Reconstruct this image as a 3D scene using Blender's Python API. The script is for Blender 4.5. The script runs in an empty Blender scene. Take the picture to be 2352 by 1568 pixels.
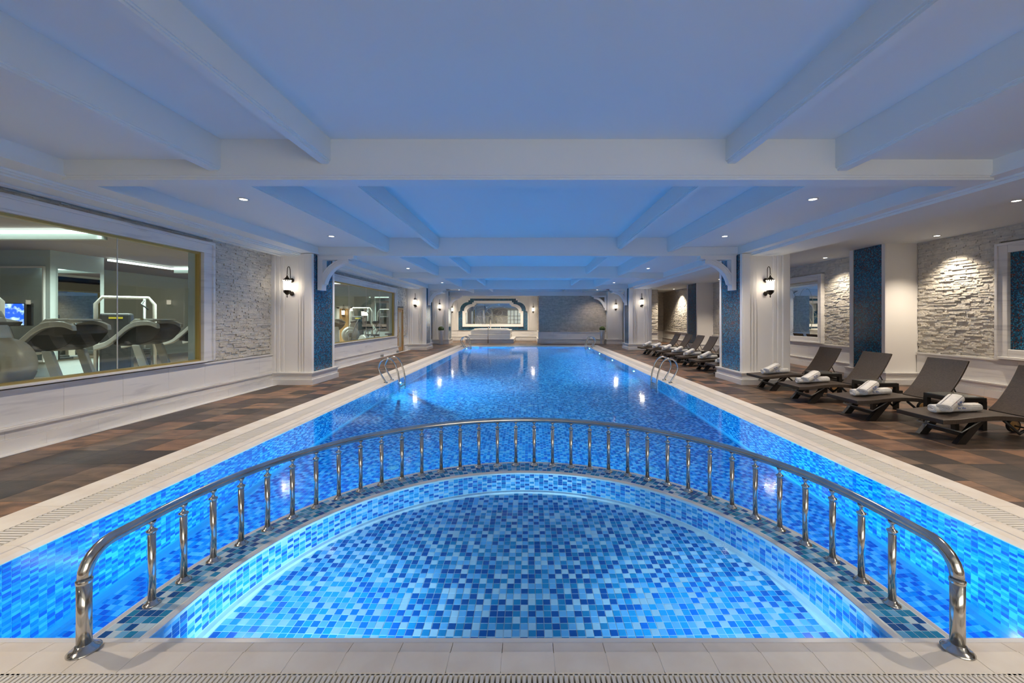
import bpy, bmesh, math, random
import numpy as np
from mathutils import Vector, Matrix, Euler
random.seed(7); rng = np.random.default_rng(7)
PI = math.pi
S = bpy.context.scene
COL = S.collection

# ------------------------------------------------------------------ camera, world, exposure
CAMH = 1.6
cd = bpy.data.cameras.new('camera'); cam = bpy.data.objects.new('camera', cd); COL.objects.link(cam)
cam.location = (0, 0, CAMH); cam.rotation_euler = (PI/2, 0, 0)
cd.sensor_width = 36; cd.lens = 915*36/2352
cd.shift_x = -37/2352; cd.shift_y = -52/2352
cd.clip_start = .02; cd.clip_end = 100
S.camera = cam
S.view_settings.view_transform = 'Standard'; S.view_settings.look = 'None'
S.view_settings.gamma = 1; S.view_settings.use_curve_mapping = False
S.view_settings.exposure = 0.28
w = bpy.data.worlds.new('world'); S.world = w; w.use_nodes = True
w.node_tree.nodes['Background'].inputs[0].default_value = (.5, .6, .8, 1)
w.node_tree.nodes['Background'].inputs[1].default_value = .15
cy = S.cycles
cy.use_denoising = True; cy.denoiser = 'OPENIMAGEDENOISE'
cy.max_bounces = 12; cy.diffuse_bounces = 5; cy.glossy_bounces = 6; cy.transmission_bounces = 8; cy.transparent_max_bounces = 12
cy.sample_clamp_indirect = 4; cy.caustics_refractive = True; cy.caustics_reflective = False
cy.blur_glossy = .5

def light(name, kind, loc, power, color, rot=(0,0,0), size=.1, size_y=None, spot=None, blend=.6):
    l = bpy.data.lights.new(name, kind); l.energy = power; l.color = color
    if kind == 'AREA':
        l.size = size
        if size < .3: l.shape = 'DISK'
        if size_y: l.shape = 'RECTANGLE'; l.size_y = size_y
    elif kind == 'SPOT':
        l.spot_size = spot; l.spot_blend = blend; l.shadow_soft_size = size
    else: l.shadow_soft_size = size
    o = bpy.data.objects.new(name, l); COL.objects.link(o); o.location = loc; o.rotation_euler = rot
    return o
WARM = (1, .84, .65); BLUE = (.02, .55, .97); PALE = (.32, .72, 1.0)
DOWN_P = 185; SCONCE_P = 120; POOL_P = 190; SHALLOW_P = 37; GYM_P = 400
# added fill light behind the camera; the dim second shines through lobby doors
light('fill_and_door_light', 'AREA', (2.6, -3.6, 2.0), 115, (1, .92, .78), (PI/2, 0, 0), 6.4, 2.2)
light('fill_and_door_light', 'AREA', (-2.2, -3.6, 1.9), 5, (.95, 1, .88), (PI/2, 0, 0), 2.0, 2.2)
# unseen area lights added under the ceiling to brighten the gym
for gy in (2.5, 7, 11.5, 16, 20.5):
    light('gym_fill_light', 'AREA', (-10.5, gy, 3.42), GYM_P, (.88, 1, .94), (0, 0, 0), 4.5, 3.0).data.spread = 2.0
# pool lamps on the walls below the water (fixtures are built further down)
LAMPS = [(-1, 10.8), (-1, 22.4), (1, 13.07), (1, 16.4), (1, 19.3), (1, 22.5)]
for sx, y in LAMPS:
    light('underwater_light', 'AREA', (sx*3.465, y, -.62), POOL_P*(1.8 if sx < 0 else 1), BLUE, (0, sx*PI/2, 0), .10)
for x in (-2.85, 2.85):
    light('underwater_light', 'AREA', (x, 2.1, -.7), 11, BLUE, (PI/2, 0, 0), .16)
for a in (12, 50, 90, 130, 168):  # lamps without fixtures, added unseen on the ridge's outer face to brighten near water
    light('underwater_light', 'AREA', (-.035+2.28*math.cos(math.radians(a)), 2.325+2.28*math.sin(math.radians(a)), -.75), 45 if a in (12, 168) else 110, BLUE, (PI/2, 0, math.radians(a-90)), .16)
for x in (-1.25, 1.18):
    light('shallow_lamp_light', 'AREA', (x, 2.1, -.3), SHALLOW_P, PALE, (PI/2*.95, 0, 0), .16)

# ------------------------------------------------------------------ materials
def new_mat(name):
    m = bpy.data.materials.new(name); m.use_nodes = True
    nt = m.node_tree; b = nt.nodes['Principled BSDF']
    return m, nt, b
def N(nt, t, **kw):
    n = nt.nodes.new(t)
    for k, v in kw.items(): setattr(n, k, v)
    return n
def flat(name, col, rough=.5, metal=0, spec=.5, emis=None, estr=0):
    m, nt, b = new_mat(name)
    b.inputs['Base Color'].default_value = (*col, 1); b.inputs['Roughness'].default_value = rough
    b.inputs['Metallic'].default_value = metal; b.inputs['Specular IOR Level'].default_value = spec
    if emis: b.inputs['Emission Color'].default_value = (*emis, 1); b.inputs['Emission Strength'].default_value = estr
    return m
def noisy(name, c1, c2, scale=(4,4,4), rough=.5, detail=6, lo=.35, hi=.65, bump=0, bscale=60, metal=0, spec=.5, dist=.0):
    m, nt, b = new_mat(name)
    g = N(nt, 'ShaderNodeNewGeometry'); mp = N(nt, 'ShaderNodeMapping'); mp.inputs['Scale'].default_value = scale
    nt.links.new(g.outputs['Position'], mp.inputs[0])
    n = N(nt, 'ShaderNodeTexNoise'); n.inputs['Scale'].default_value = 1; n.inputs['Detail'].default_value = detail
    n.inputs['Distortion'].default_value = dist
    nt.links.new(mp.outputs[0], n.inputs['Vector'])
    r = N(nt, 'ShaderNodeValToRGB'); r.color_ramp.elements[0].position = lo; r.color_ramp.elements[1].position = hi
    r.color_ramp.elements[0].color = (*c1, 1); r.color_ramp.elements[1].color = (*c2, 1)
    nt.links.new(n.outputs['Fac'], r.inputs[0]); nt.links.new(r.outputs[0], b.inputs['Base Color'])
    b.inputs['Roughness'].default_value = rough; b.inputs['Metallic'].default_value = metal
    b.inputs['Specular IOR Level'].default_value = spec
    if bump:
        n2 = N(nt, 'ShaderNodeTexNoise'); n2.inputs['Scale'].default_value = bscale; n2.inputs['Detail'].default_value = 5
        nt.links.new(g.outputs['Position'], n2.inputs['Vector'])
        bp = N(nt, 'ShaderNodeBump'); bp.inputs['Strength'].default_value = bump; bp.inputs['Distance'].default_value = .02
        nt.links.new(n2.outputs['Fac'], bp.inputs['Height']); nt.links.new(bp.outputs[0], b.inputs['Normal'])
    return m
def cellmat(name, cell, mask, cols, stops, grout, gw=.08, rough=.2):
    """square mosaic cells in world space, each cell one glaze colour"""
    m, nt, b = new_mat(name)
    g = N(nt, 'ShaderNodeNewGeometry')
    a = N(nt, 'ShaderNodeVectorMath', operation='MULTIPLY_ADD'); a.inputs[1].default_value = mask; a.inputs[2].default_value = tuple((1-v)*cell/2 for v in mask)
    s = N(nt, 'ShaderNodeVectorMath', operation='SCALE'); s.inputs['Scale'].default_value = 1/cell
    f = N(nt, 'ShaderNodeVectorMath', operation='FLOOR'); fr = N(nt, 'ShaderNodeVectorMath', operation='FRACTION')
    nt.links.new(g.outputs['Position'], a.inputs[0]); nt.links.new(a.outputs[0], s.inputs[0])
    nt.links.new(s.outputs[0], f.inputs[0]); nt.links.new(s.outputs[0], fr.inputs[0])
    wn = N(nt, 'ShaderNodeTexWhiteNoise', noise_dimensions='3D'); nt.links.new(f.outputs[0], wn.inputs[0])
    r = N(nt, 'ShaderNodeValToRGB'); r.color_ramp.interpolation = 'CONSTANT'
    while len(r.color_ramp.elements) < len(cols): r.color_ramp.elements.new(.5)
    for e, c, p in zip(r.color_ramp.elements, cols, stops): e.position = p
    for i, (c, p) in enumerate(zip(cols, stops)):
        r.color_ramp.elements[i].position = p; r.color_ramp.elements[i].color = (*c, 1)
    nt.links.new(wn.outputs['Value'], r.inputs[0])
    sp = N(nt, 'ShaderNodeSeparateXYZ'); nt.links.new(fr.outputs[0], sp.inputs[0])
    prev = None
    for k in range(3):
        lt = N(nt, 'ShaderNodeMath', operation='LESS_THAN'); lt.inputs[1].default_value = gw
        nt.links.new(sp.outputs[k], lt.inputs[0])
        if prev is None: prev = lt
        else:
            mx = N(nt, 'ShaderNodeMath', operation='MAXIMUM'); nt.links.new(prev.outputs[0], mx.inputs[0]); nt.links.new(lt.outputs[0], mx.inputs[1]); prev = mx
    mix = N(nt, 'ShaderNodeMix', data_type='RGBA'); nt.links.new(prev.outputs[0], mix.inputs[0])
    nt.links.new(r.outputs[0], mix.inputs[6]); mix.inputs[7].default_value = (*grout, 1)
    nt.links.new(mix.outputs[2], b.inputs['Base Color']); b.inputs['Roughness'].default_value = rough
    return m

TILE_COLS = [(.004, .085, .34), (.012, .24, .50), (.15, .44, .76), (.50, .67, .80)]
TILE_W = [.25, .33, .24, .18]
M_TILE = [flat('glass_tile_%s' % n, c, .12) for n, c in zip(('navy', 'azure', 'sky', 'white'), TILE_COLS)]
stops = [0, .25, .58, .82]
M_GROUT = flat('tile_grout', (.62, .72, .78), .6)
M_FARX = cellmat('pool_tile_side', .05, (0, 1, 1), TILE_COLS, stops, (.5, .58, .64))
M_FARY = cellmat('pool_tile_end', .05, (1, 0, 1), TILE_COLS, stops, (.5, .58, .64))
M_FARZ = cellmat('pool_tile_floor', .05, (1, 1, 0), TILE_COLS, stops, (.5, .58, .64))
MOS = [(.010, .045, .09), (.014, .12, .23), (.035, .25, .42), (.05, .03, .04), (.20, .055, .04), (.02, .075, .15)]
MST = [0, .22, .48, .68, .83, .88]
M_MOSX = cellmat('mosaic_side', .02, (0, 1, 1), MOS, MST, (.03, .06, .08), .1, .15)
M_MOSY = cellmat('mosaic_front', .02, (1, 0, 1), MOS, MST, (.03, .06, .08), .1, .15)
M_PAINT = flat('white_paint', (.80, .79, .77), .55)
M_CEIL = flat('ceiling_paint', (.75, .80, .81), .7)
M_MARBLE = noisy('white_marble', (.56, .56, .57), (.78, .775, .76), (1.0, 1.0, 11), .25, 9, .22, .48, dist=.5)
M_COPING = noisy('coping_stone', (.76, .69, .60), (.83, .78, .70), (5, 5, 5), .4, 6)
M_COPEDGE = flat('glazed_lip', (.74, .75, .76), .25)
M_GRATE = flat('grate_plastic', (.76, .73, .68), .45)
M_CHANNEL = flat('channel_dark', (.10, .085, .07), .8)
M_STONE = [noisy('ledger_stone_%s' % n, tuple(v*.86 for v in c), c, (9, 9, 9), .85, 6, bump=1.0, bscale=24) for n, c in
           (('pale', (.66, .63, .57)), ('grey', (.58, .56, .52)), ('warm', (.70, .66, .58)))]
M_JOINT = flat('stone_joint', (.22, .21, .19), .9)
DK = [((.10, .064, .047), (.046, .033, .028)), ((.27, .145, .085), (.13, .072, .048)), ((.19, .125, .085), (.078, .056, .043)),
      ((.060, .045, .038), (.030, .024, .022)), ((.33, .18, .10), (.105, .066, .045))]
M_DECK = [noisy('slate_%s' % n, b_, a_, (3, 7, 3), .42, 9, .35, .62, bump=.12, bscale=30, dist=.6) for n, (a_, b_) in zip(('umber', 'rust', 'brown', 'charcoal', 'ochre'), DK)]
M_DGROUT = flat('deck_grout', (.10, .075, .06), .8)
M_STEEL = noisy('polished_steel', (.52, .50, .47), (.66, .64, .61), (6, 6, 2), .16, 3, metal=1)
M_STEEL.node_tree.nodes['Principled BSDF'].inputs['Roughness'].default_value = .16
M_BRONZE = flat('dark_bronze', (.035, .025, .018), .35, .8)
M_LAMP = flat('lamp_glass', (1, 1, 1), .5, emis=(1, .87, .68), estr=5)
M_SPOT = flat('downlight_lens', (1, 1, 1), .5, emis=(1, .90, .78), estr=12)
M_POOLLAMP = flat('pool_lamp_lens', (1, 1, 1), .5, emis=(.7, .88, 1), estr=8)
M_COVE = flat('cove_light', (1, 1, 1), .5, emis=(.85, 1, .95), estr=2.2)
M_SCREEN = noisy('screen_picture', (.01, .10, .85), (.55, .80, 1), (5, 5, 7), .3, 3, .46, .62)
_nt = M_SCREEN.node_tree; _b = _nt.nodes['Principled BSDF']
_l = _b.inputs['Base Color'].links[0].from_socket; _nt.links.new(_l, _b.inputs['Emission Color']); _b.inputs['Emission Strength'].default_value = 1.3
M_WOOD = noisy('honey_wood', (.42, .24, .09), (.56, .34, .14), (10, 10, 1.2), .35, 6)
M_GOLD = flat('brass_trim', (.50, .36, .12), .35, .6)
M_CERAMIC = flat('white_ceramic', (.82, .82, .80), .25)
M_SOIL = flat('soil', (.05, .035, .02), .9)
M_CACTUS = noisy('cactus_green', (.03, .07, .02), (.10, .15, .04), (40, 40, 10), .6)
M_TOWEL = noisy('white_towel', (.70, .69, .66), (.80, .79, .77), (30, 30, 30), .95, bump=.4, bscale=220)
M_STRIPE = flat('towel_stripe', (.10, .10, .12), .9)
M_BLUEINK = flat('blue_print', (.05, .12, .42), .8)
M_REDINK = flat('red_print', (.55, .05, .05), .8)
M_GREYMET = flat('grey_metal', (.26, .27, .27), .4, .5)
M_SILVER = flat('silver_plastic', (.55, .54, .50), .35, .2)
M_BEIGE = flat('beige_shell', (.52, .46, .38), .35)
M_BLACK = flat('black_plastic', (.03, .032, .035), .45)
M_RUBBER = flat('black_rubber', (.02, .02, .02), .8)
M_YELLOW = flat('yellow_sticker', (.55, .45, .03), .6)
M_MIRROR = flat('mirror_glass', (.82, .86, .84), .0, 1)
M_GYMWALL = flat('gym_wall', (.50, .57, .56), .6)
M_GYMCEIL = flat('gym_ceiling', (.34, .30, .30), .7)
M_GYMFLOOR = noisy('gym_floor', (.10, .07, .05), (.16, .11, .07), (1, 8, 1), .3)
M_TABLEGLASS = flat('table_glass', (.16, .17, .16), .05, 0, .8)
M_ETCH = flat('etched_line', (.50, .54, .46), .6)
def wicker():
    m, nt, b = new_mat('brown_wicker')
    g = N(nt, 'ShaderNodeTexCoord')
    br = N(nt, 'ShaderNodeTexBrick'); br.inputs['Scale'].default_value = 26; br.inputs['Mortar Size'].default_value = .03
    br.inputs['Color1'].default_value = (.115, .085, .065, 1); br.inputs['Color2'].default_value = (.075, .056, .045, 1); br.inputs['Mortar'].default_value = (.012, .010, .009, 1)
    nt.links.new(g.outputs['UV'], br.inputs['Vector'])
    w1 = N(nt, 'ShaderNodeTexWave'); w1.inputs['Scale'].default_value = 20; nt.links.new(g.outputs['Object'], w1.inputs['Vector'])
    nt.links.new(br.outputs['Color'], b.inputs['Base Color']); b.inputs['Roughness'].default_value = .45
    bp = N(nt, 'ShaderNodeBump'); bp.inputs['Strength'].default_value = .7; bp.inputs['Distance'].default_value = .006
    nt.links.new(br.outputs['Fac'], bp.inputs['Height']); bp.invert = True; nt.links.new(bp.outputs[0], b.inputs['Normal'])
    return m
M_WICKER = wicker()
def water():
    m = bpy.data.materials.new('pool_water'); m.use_nodes = True; nt = m.node_tree; nt.nodes.clear()
    o = N(nt, 'ShaderNodeOutputMaterial'); rf = N(nt, 'ShaderNodeBsdfRefraction'); rf.inputs['IOR'].default_value = 1.333; rf.inputs['Roughness'].default_value = 0
    gs = N(nt, 'ShaderNodeBsdfGlossy'); gs.inputs['Roughness'].default_value = .085
    fr = N(nt, 'ShaderNodeFresnel'); fr.inputs[0].default_value = 1.333; mx = N(nt, 'ShaderNodeMixShader')
    g = N(nt, 'ShaderNodeNewGeometry'); mp = N(nt, 'ShaderNodeMapping'); mp.inputs['Scale'].default_value = (1.3, .7, 1)
    n = N(nt, 'ShaderNodeTexNoise'); n.inputs['Scale'].default_value = 1.6; n.inputs['Detail'].default_value = 2
    nt.links.new(g.outputs['Position'], mp.inputs[0]); nt.links.new(mp.outputs[0], n.inputs['Vector'])
    bp = N(nt, 'ShaderNodeBump'); bp.inputs['Strength'].default_value = .045; bp.inputs['Distance'].default_value = .02
    nt.links.new(n.outputs['Fac'], bp.inputs['Height'])
    for q in (rf, gs, fr): nt.links.new(bp.outputs[0], q.inputs['Normal'])
    nt.links.new(fr.outputs[0], mx.inputs[0]); nt.links.new(rf.outputs[0], mx.inputs[1]); nt.links.new(gs.outputs[0], mx.inputs[2])
    nt.links.new(mx.outputs[0], o.inputs[0]); return m
M_WATER = water()
def pane():
    m = bpy.data.materials.new('clear_glass'); m.use_nodes = True; nt = m.node_tree; nt.nodes.clear()
    o = N(nt, 'ShaderNodeOutputMaterial'); t = N(nt, 'ShaderNodeBsdfTransparent'); t.inputs[0].default_value = (.93, .97, .94, 1)
    gl = N(nt, 'ShaderNodeBsdfGlossy'); gl.inputs['Roughness'].default_value = 0
    lw = N(nt, 'ShaderNodeLayerWeight'); pw = N(nt, 'ShaderNodeMath', operation='POWER'); pw.inputs[1].default_value = 5; nt.links.new(lw.outputs['Facing'], pw.inputs[0])
    fr = N(nt, 'ShaderNodeMath', operation='MULTIPLY_ADD'); fr.inputs[1].default_value = .9; fr.inputs[2].default_value = .04; nt.links.new(pw.outputs[0], fr.inputs[0]); mx = N(nt, 'ShaderNodeMixShader')
    lw.inputs[0].default_value = .5
    nt.links.new(fr.outputs[0], mx.inputs[0]); nt.links.new(t.outputs[0], mx.inputs[1]); nt.links.new(gl.outputs[0], mx.inputs[2])
    nt.links.new(mx.outputs[0], o.inputs[0]); return m
M_GLASS = pane()

# ------------------------------------------------------------------ mesh helpers
BOXF = [(0,3,2,1), (4,5,6,7), (0,1,5,4), (1,2,6,5), (2,3,7,6), (3,0,4,7)]
class MB:
    def __init__(s): s.v = []; s.f = []; s.m = []; s.sm = []
    def add(s, vs, fs, mi=0, smooth=False, caps=()):
        b = len(s.v); s.v += [tuple(p) for p in vs]
        for f in fs: s.f.append(tuple(b+i for i in f)); s.m.append(mi); s.sm.append(smooth)
        for f in caps: s.f.append(tuple(b+i for i in f)); s.m.append(mi); s.sm.append(False)
        return s
    def box(s, x0, y0, z0, x1, y1, z1, mi=0):
        x0, x1 = min(x0,x1), max(x0,x1); y0, y1 = min(y0,y1), max(y0,y1); z0, z1 = min(z0,z1), max(z0,z1)
        return s.add([(x0,y0,z0),(x1,y0,z0),(x1,y1,z0),(x0,y1,z0),(x0,y0,z1),(x1,y0,z1),(x1,y1,z1),(x0,y1,z1)], BOXF, mi)
    def prism(s, pts, axis, a, b, mi=0, smooth=False):
        """closed 2D outline extruded along axis: x -> (Y,Z), y -> (X,Z), z -> (X,Y)"""
        def P(p, t): return (t, p[0], p[1]) if axis == 'x' else ((p[0], t, p[1]) if axis == 'y' else (p[0], p[1], t))
        n = len(pts); vs = [P(p, a) for p in pts] + [P(p, b) for p in pts]
        return s.add(vs, [(i, (i+1) % n, n+(i+1) % n, n+i) for i in range(n)], mi, smooth, [tuple(range(n)), tuple(range(2*n-1, n-1, -1))])
    def tube(s, path, r, n=10, mi=0, closed=False, caps=True):
        P = [Vector(p) for p in path]; k = len(P); rr = r if isinstance(r, (list, tuple)) else [r]*k
        T = []
        for i in range(k):
            a = P[i-1] if (i > 0 or closed) else P[i]; b = P[(i+1) % k] if (i < k-1 or closed) else P[i]
            T.append((b-a).normalized())
        up = Vector((0,0,1)) if abs(T[0].z) < .9 else Vector((1,0,0))
        u = T[0].cross(up).normalized(); vs = []
        for i in range(k):
            u = (u - T[i]*u.dot(T[i])).normalized(); v = T[i].cross(u)
            for j in range(n):
                a = 2*PI*j/n; vs.append(P[i] + (u*math.cos(a)+v*math.sin(a))*rr[i])
        fs = []
        for i in range(k if closed else k-1):
            i2 = (i+1) % k
            for j in range(n): fs.append((i*n+j, i*n+(j+1) % n, i2*n+(j+1) % n, i2*n+j))
        return s.add(vs, fs, mi, True, [tuple(range(n-1,-1,-1)), tuple(range((k-1)*n, k*n))] if caps and not closed else ())
    def lathe(s, prof, n=20, o=(0,0,0), mi=0, smooth=True, sx=1, sy=1):
        vs = []; k = len(prof)
        for r, z in prof:
            for j in range(n):
                a = 2*PI*j/n; vs.append((o[0]+r*math.cos(a)*sx, o[1]+r*math.sin(a)*sy, o[2]+z))
        fs = [(i*n+j, i*n+(j+1) % n, (i+1)*n+(j+1) % n, (i+1)*n+j) for i in range(k-1) for j in range(n)]
        return s.add(vs, fs, mi, smooth, [tuple(range(n-1,-1,-1)), tuple(range((k-1)*n, k*n))])
    def build(s, name, mats, parent=None, loc=None, rot=None, bevel=0, fix=True):
        me = bpy.data.meshes.new(name)
        me.from_pydata(s.v, [], s.f)
        mats = mats if isinstance(mats, (list, tuple)) else [mats]
        for m in mats: me.materials.append(m)
        me.polygons.foreach_set('material_index', s.m); me.polygons.foreach_set('use_smooth', s.sm)
        if fix and len(s.f) < 30000:
            bm = bmesh.new(); bm.from_mesh(me); bmesh.ops.recalc_face_normals(bm, faces=bm.faces); bm.to_mesh(me); bm.free()
        me.update()
        o = bpy.data.objects.new(name, me); COL.objects.link(o)
        if parent: o.parent = parent
        if loc: o.location = loc
        if rot: o.rotation_euler = rot
        if bevel:
            md = o.modifiers.new('bevel', 'BEVEL'); md.width = bevel; md.segments = 2; md.limit_method = 'ANGLE'
        return o
def box(x0,y0,z0,x1,y1,z1): return MB().box(x0,y0,z0,x1,y1,z1)
def tag(o, label=None, cat=None, group=None, kind=None):
    if label: o['label'] = label
    if cat: o['category'] = cat
    if group: o['group'] = group
    if kind: o['kind'] = kind
    return o
def empty(name, loc=(0,0,0), rz=0, parent=None):
    o = bpy.data.objects.new(name, None); COL.objects.link(o); o.location = loc; o.rotation_euler = (0,0,rz); o.empty_display_size = .1
    if parent: o.parent = parent
    return o
def st(o, label=None): return tag(o, label, kind='structure')
KIDS = {}
def copy_tree(o, parent=None):
    c = o.copy(); COL.objects.link(c)
    if parent: c.parent = parent
    for ch in [x for x in ALLK(o)]: copy_tree(ch, c)
    return c
def ALLK(o): return list(o.children)

_unit = {}
def unit_mesh(m, name):
    key = (m.name, name)
    if key not in _unit:
        me = bpy.data.meshes.new(name)
        me.from_pydata([(-.5,-.5,-.5),(.5,-.5,-.5),(.5,.5,-.5),(-.5,.5,-.5),(-.5,-.5,.5),(.5,-.5,.5),(.5,.5,.5),(-.5,.5,.5)], [], BOXF)
        me.materials.append(m); _unit[key] = me
    return _unit[key]
CP = np.array((0, 0, CAMH))
def pieces(parent, name, items, mats, rest_name, limit=300, rest_label=None):
    """items: (cx,cy,cz, sx,sy,sz, rotz, mat). The largest-looking ones become parts, the rest one stuff mesh."""
    A = np.array(items, float)
    if len(A) == 0: return
    d = np.linalg.norm(A[:, :3]-CP, axis=1)
    px = 1213+915*A[:, 0]/np.maximum(A[:, 1], .05); py = 732-915*(A[:, 2]-1.6)/np.maximum(A[:, 1], .05)
    out = (A[:, 1] < .3) | (px < -40) | (px > 2400) | (py > 1620) | (py < -40)
    key = d/np.sqrt(np.sort(A[:, 3:6], axis=1)[:, 1]*np.sort(A[:, 3:6], axis=1)[:, 2]) + out*1e6
    order = np.argsort(key)
    for i in order[:limit]:
        a = A[i]; o = bpy.data.objects.new(name, unit_mesh(mats[int(a[7])], name))
        o.location = a[:3]; o.scale = a[3:6]; o.rotation_euler = (0, 0, a[6]); o.parent = parent; COL.objects.link(o)
    R = A[order[limit:]]
    if len(R):
        U = np.array([(-.5,-.5,-.5),(.5,-.5,-.5),(.5,.5,-.5),(-.5,.5,-.5),(-.5,-.5,.5),(.5,-.5,.5),(.5,.5,.5),(-.5,.5,.5)])
        V = U[None]*R[:, None, 3:6]
        c, s_ = np.cos(R[:, 6])[:, None], np.sin(R[:, 6])[:, None]
        X = V[:, :, 0]*c - V[:, :, 1]*s_; Y = V[:, :, 0]*s_ + V[:, :, 1]*c
        V = np.stack([X, Y, V[:, :, 2]], -1) + R[:, None, :3]
        F = np.array(BOXF)[None] + 8*np.arange(len(R))[:, None, None]
        me = bpy.data.meshes.new(rest_name); n = len(R)
        me.vertices.add(n*8); me.vertices.foreach_set('co', V.ravel())
        me.loops.add(n*24); me.loops.foreach_set('vertex_index', F.ravel())
        me.polygons.add(n*6); me.polygons.foreach_set('loop_start', np.arange(n*6)*4)
        for m in mats: me.materials.append(m)
        me.polygons.foreach_set('material_index', np.repeat(R[:, 7].astype(int), 6))
        me.polygons.foreach_set('use_smooth', np.zeros(n*6, bool))
        me.update(calc_edges=True)
        o = bpy.data.objects.new(rest_name, me); o.parent = parent; COL.objects.link(o); o['kind'] = 'stuff'

# ------------------------------------------------------------------ pool geometry constants
WZ = -.034                      # water level
PX, PY0, PY1 = 3.5, 2.025, 23.4
CX, CY, RO, RI, RB = -.035, 2.325, 2.20, 1.91, 2.11
DEEP, SHAL, RID = -1.5, -.53, -.024
T = .05
def rt(): return int(rng.choice(4, p=TILE_W))
_tg = {}
def tcol(key, i, j):
    """random glaze that rarely repeats its left and lower neighbour"""
    c = rt()
    for _ in range(3):
        if c in (_tg.get((key, i-1, j)), _tg.get((key, i, j-1))) and rng.random() < .85: c = rt()
        else: break
    _tg[(key, i, j)] = c
    return c

# basin shell (grout coloured body)
basin = st(box(-PX-.25, PY0-.25, DEEP-.2, PX+.25, PY1+.25, DEEP-.003).build('pool_basin', M_GROUT), 'blue mosaic tiled swimming pool basin below the water')
YF = 8.0                        # tiles built one by one up to here, texture beyond
b = MB()
b.box(-PX-.25, PY0-.25, DEEP-.1, -PX-.003, PY1+.25, -.06); b.box(PX+.003, PY0-.25, DEEP-.1, PX+.25, PY1+.25, -.06)
b.box(-PX, PY0-.25, DEEP-.1, PX, PY0-.003, -.06); b.box(-PX, PY1+.003, DEEP-.1, PX, PY1+.25, -.06)
b.build('basin_wall', M_GROUT, basin)
b = MB(); b.box(-PX-.02, YF, DEEP-.02, -PX, PY1+.02, WZ-.005); b.box(PX, YF, DEEP-.02, PX+.02, PY1+.02, WZ-.005)
b.build('side_wall_mosaic', M_FARX, basin)
box(-PX, PY1, DEEP-.02, PX, PY1+.02, WZ-.005).build('end_wall_mosaic', M_FARY, basin)
box(-PX, PY0-.02, DEEP-.02, PX, PY0, -.047).build('near_wall_mosaic', M_FARY, basin)
box(-PX, YF, DEEP-.02, PX, PY1, DEEP).build('floor_mosaic', M_FARZ, basin)
M_TG = M_TILE
its = []
for sx in (-1, 1):
    for iy in range(int((YF-PY0)/T)):
        for iz in range(29):
            z = -.045 - T*iz - T/2
            its.append((sx*(PX+.006), YF-T*(iy+.5), z, .012, T-.004, T-.004, 0, tcol(sx, iy, iz)))
wl = empty('side_wall_tiles', parent=basin)
pieces(basin, 'wall_tile', its, M_TG, 'side_wall_tiling')
bpy.data.objects.remove(wl)
its = []
for ix in range(-70, 70):
    for iy in range(int((YF-PY0)/T)):
        x, y = T*(ix+.5), YF-T*(iy+.5)
        if math.hypot(x-CX, max(0, y-CY)) < RO+.02: continue
        its.append((x, y, DEEP-.006, T-.004, T-.004, .012, 0, tcol('m', ix, iy)))
pieces(basin, 'floor_tile', its, M_TG, 'floor_tiling')
# coves where the walls meet the floor
for sx in (-1, 1):
    pr = [(sx*PX, DEEP), (sx*PX, DEEP+.07)] + [(sx*(PX-.07+.07*math.cos(a)), DEEP+.07-.07*math.sin(a)) for a in (0, .4, .8, 1.2, PI/2)]
    MB().prism(pr, 'y', PY0, PY1).build('cove_strip', flat('cove_tile', (.16, .40, .62), .3) if sx < 0 else bpy.data.materials['cove_tile'], basin)

# ridge between the shallow and the main pool
def arcpts(r, n=72, y_end=PY0-.02):
    pts = [(CX-r, y_end)] + [(CX-r*math.cos(PI*i/n), CY+r*math.sin(PI*i/n)) for i in range(n+1)] + [(CX+r, y_end)]
    return pts
def ring(name, r0, r1, z0, z1, mat, parent, dome=0):
    A, B = arcpts(r0), arcpts(r1); n = len(A); vs = []
    for a, c in zip(A, B):
        m = ((a[0]+c[0])/2, (a[1]+c[1])/2)
        vs += [(*a, z0), (*a, z1), (*m, z1+dome), (*c, z1), (*c, z0)]
    fs = []
    for i in range(n-1):
        for j in range(5): fs.append((i*5+j, i*5+(j+1) % 5, (i+1)*5+(j+1) % 5, (i+1)*5+j))
    fs += [(0,1,2,3,4), tuple((n-1)*5+j for j in (4,3,2,1,0))]
    return MB().add(vs, fs, 0, False).build(name, mat, parent)
ridge = st(ring('pool_ridge', RI+.0012, RO-.0012, DEEP, RID-.0012, M_GROUT, None), 'curved tiled ridge dividing the shallow pool from the main pool')
ring('inner_edge', RI-.008, RI+.035, RID-.05, RID-.004, M_COPEDGE, ridge, .01)
ring('outer_edge', RO-.035, RO+.008, RID-.05, RID-.004, M_COPEDGE, ridge, .01)
b = ring('outer_face', RO-.0012, RO, DEEP, RID-.04, M_FARY, ridge)
its = []; its2 = []
nth = 132
nrow = 5; w_ = (RO-.035-RI-.035)/nrow
cols_straight = int((CY-PY0)/T)
for k in range(nth):
    a = PI*(k+.5)/nth; rz = a-PI/2
    for j in range(nrow):
        r = RI+.035+w_*(j+.5)
        its.append((CX+r*math.cos(a), CY+r*math.sin(a), RID-.006, r*PI/nth-.004, w_-.004, .012, rz, tcol('r', k, j)))
for sx in (-1, 1):
    for k in range(cols_straight):
        y = CY-T*(k+.5)
        for j in range(nrow):
            r = RI+.035+w_*(j+.5); its.append((CX+sx*r, y, RID-.006, w_-.004, T-.004, .012, 0, rt()))
pieces(ridge, 'ridge_tile', its, M_TG, 'ridge_tiling')
its = []
nin = 120
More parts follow.
